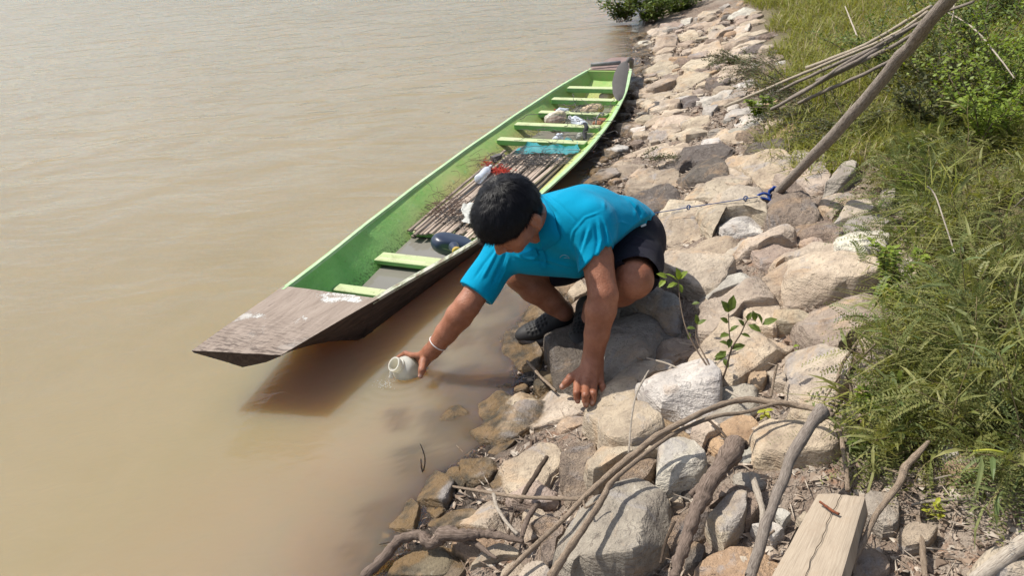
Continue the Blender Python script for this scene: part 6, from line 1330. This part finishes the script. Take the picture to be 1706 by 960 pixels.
for i, (x, y, h_, n_, lb) in enumerate([(1500,215,.30,60,'tuft of tall blades between the pole and the sandy patch'), (1590,370,.34,70,'tall blade tuft right of the sprouts under the pole'), (1680,470,.36,70,'tall blade tuft at the right edge'), (1560,560,.26,50,'blade tuft above the leafless shrub stems'), (1640,640,.30,60,'blade tuft at the right above the bare soil'), (1505,450,.18,34,'short blade tuft beside the yellow green sprout'), (1700,590,.34,60,'blade tuft at the right edge lower down'), (1470,700,.18,36,'short blade tuft at the weeds above the plank')]):
    R = random.Random(300+i); b = Gp(x, y, 0); f = Foliage()
    for _ in range(n_):
        a = R.uniform(0, 6.28); f.blade(b+np.array([R.gauss(0, h_*.22), R.gauss(0, h_*.22), 0]), [math.cos(a)*.5-.35, math.sin(a)*.5-.1, R.uniform(.5, 1.1)], h_*R.uniform(.5, 1.1), R.uniform(.004, .008), R.uniform(.2, .7), R)
    f.build('grass_tuft', M_GRASS if i % 2 else M_FE, None, None, org=b, label=lb, cat='grass tuft')
# ---- grass and ground cover ----
def grass():
    R = random.Random(9); f = Foliage(); dry = Foliage()
    for _ in range(84000):
        y = 3.2+11*R.random()**1.25; u0 = .80+.09*max(0, y-3.4)*.4; u = u0+R.random()**1.3*(4.2+.2*y); x = float(shore_x(y))+u; z = float(ground_z(x, y))
        px, py, d = pix((x, y, z))
        if px > 1760 or py < -70 or px < 1150: continue
        edge = nz((x, y, 0), 1.6, 2)
        if u < u0+.22+.35*edge: continue
        a = R.uniform(0, 6.28); L = R.uniform(.05, .15)*(1+.04*y)*(1+.8*max(0, edge)); dd_ = [math.cos(a)*.55-.2, math.sin(a)*.55, R.uniform(.5, 1.2)]
        (dry if R.random() < .09 else f).blade(np.array([x, y, z-.005]), dd_, L, .0045*(1+.08*y), R.uniform(.1, .5), R)
    for _ in range(30000):                                   # the same grass carries on beyond the weeds at the right
        y = -.5+5.5*R.random(); u = 1.75+2.8*R.random(); x = float(shore_x(y))+u; z = float(ground_z(x, y)); px, py, d = pix((x, y, z))
        if d > .1 and px < 1640 and -20 < py < 980: continue
        if d < .9 and abs(x) < .9: continue
        a = R.uniform(0, 6.28); (dry if R.random() < .1 else f).blade(np.array([x, y, z-.005]), [math.cos(a)*.55-.2, math.sin(a)*.55, R.uniform(.5, 1.2)], R.uniform(.06, .18), .006, R.uniform(.1, .5), R)
    f.build('grass', M_GRASS, org=(0, 0, 0), kind='stuff', label='olive green grass covering the top of the bank', cat='grass'); dry.build('dry_grass', M_DRYG, org=(0, 0, 0), kind='stuff', label='straw coloured dry blades among the grass', cat='grass')
    f = Foliage(); st = 0
    for _ in range(60000):
        y = .9+3.0*R.random(); u0 = np.interp(y, [.9, 1.2, 1.5, 2., 2.6, 3.3, 3.9], [1.38, 1.3, 1.0, .98, 1.1, 1.12, .92]); u = u0+R.random()**1.2*2.6; x = float(shore_x(y))+u; z = float(ground_z(x, y)); px, py, d = pix((x, y, z))
        if px > 1760 or py > 1000: continue
        e = nz((x, y, 0), 4.5, 7)+.5*nz((x, y, 0), 13, 7)
        if e < .10-.5*(u-u0): continue
        if py > 780 and e < .35: continue
        a = R.uniform(0, 6.28); f.quad(np.array([x, y, z+R.uniform(0, .05)]), [math.cos(a), math.sin(a), R.uniform(0, .8)], nrm(UP+np.array([R.gauss(0, .5), R.gauss(0, .5), 0])), R.uniform(.010, .024), R.uniform(.003, .007))
    f.build('ground_cover', M_FE2, org=(0, 0, 0), kind='stuff', label='small leaved ground cover under the feathery weeds', cat='ground cover')
grass()
# straw litter and thin long stalks in the grass
for i, (q, lb) in enumerate([([(1575,18),(1620,45),(1660,90),(1690,130)], 'long thin pale stalk curving through the upper right shrubs'), ([(1408,10),(1422,45),(1428,60)], 'thin pale stalk in the grass above the bamboo poles'), ([(1582,50),(1588,25),(1590,0)], 'thin upright green stalk right of the leaning pole'), ([(1590,420),(1560,330),(1545,310)], 'bare bent stalk among the feathery weeds'), ([(1690,345),(1706,330),(1715,322)], 'pale stalk at the right edge in the weeds')]):
    branch('dry_stalk', q, [2, 2.5, 2.5, 2][:len(q)], [.25, .32, .35, .3][:len(q)], M_PALE, lb, cat='stalk')
P = [Gp(1622, 752, .14), Gp(1648, 750, .15), Gp(1674, 755, .14)]; V, Fc = tube(smooth_path(P)[0], .0032, 6, flat=.5); mk('seed_pod', V, Fc, M_YEL, label='bright lime green seed pod hanging in the weeds at right', cat='seed pod')
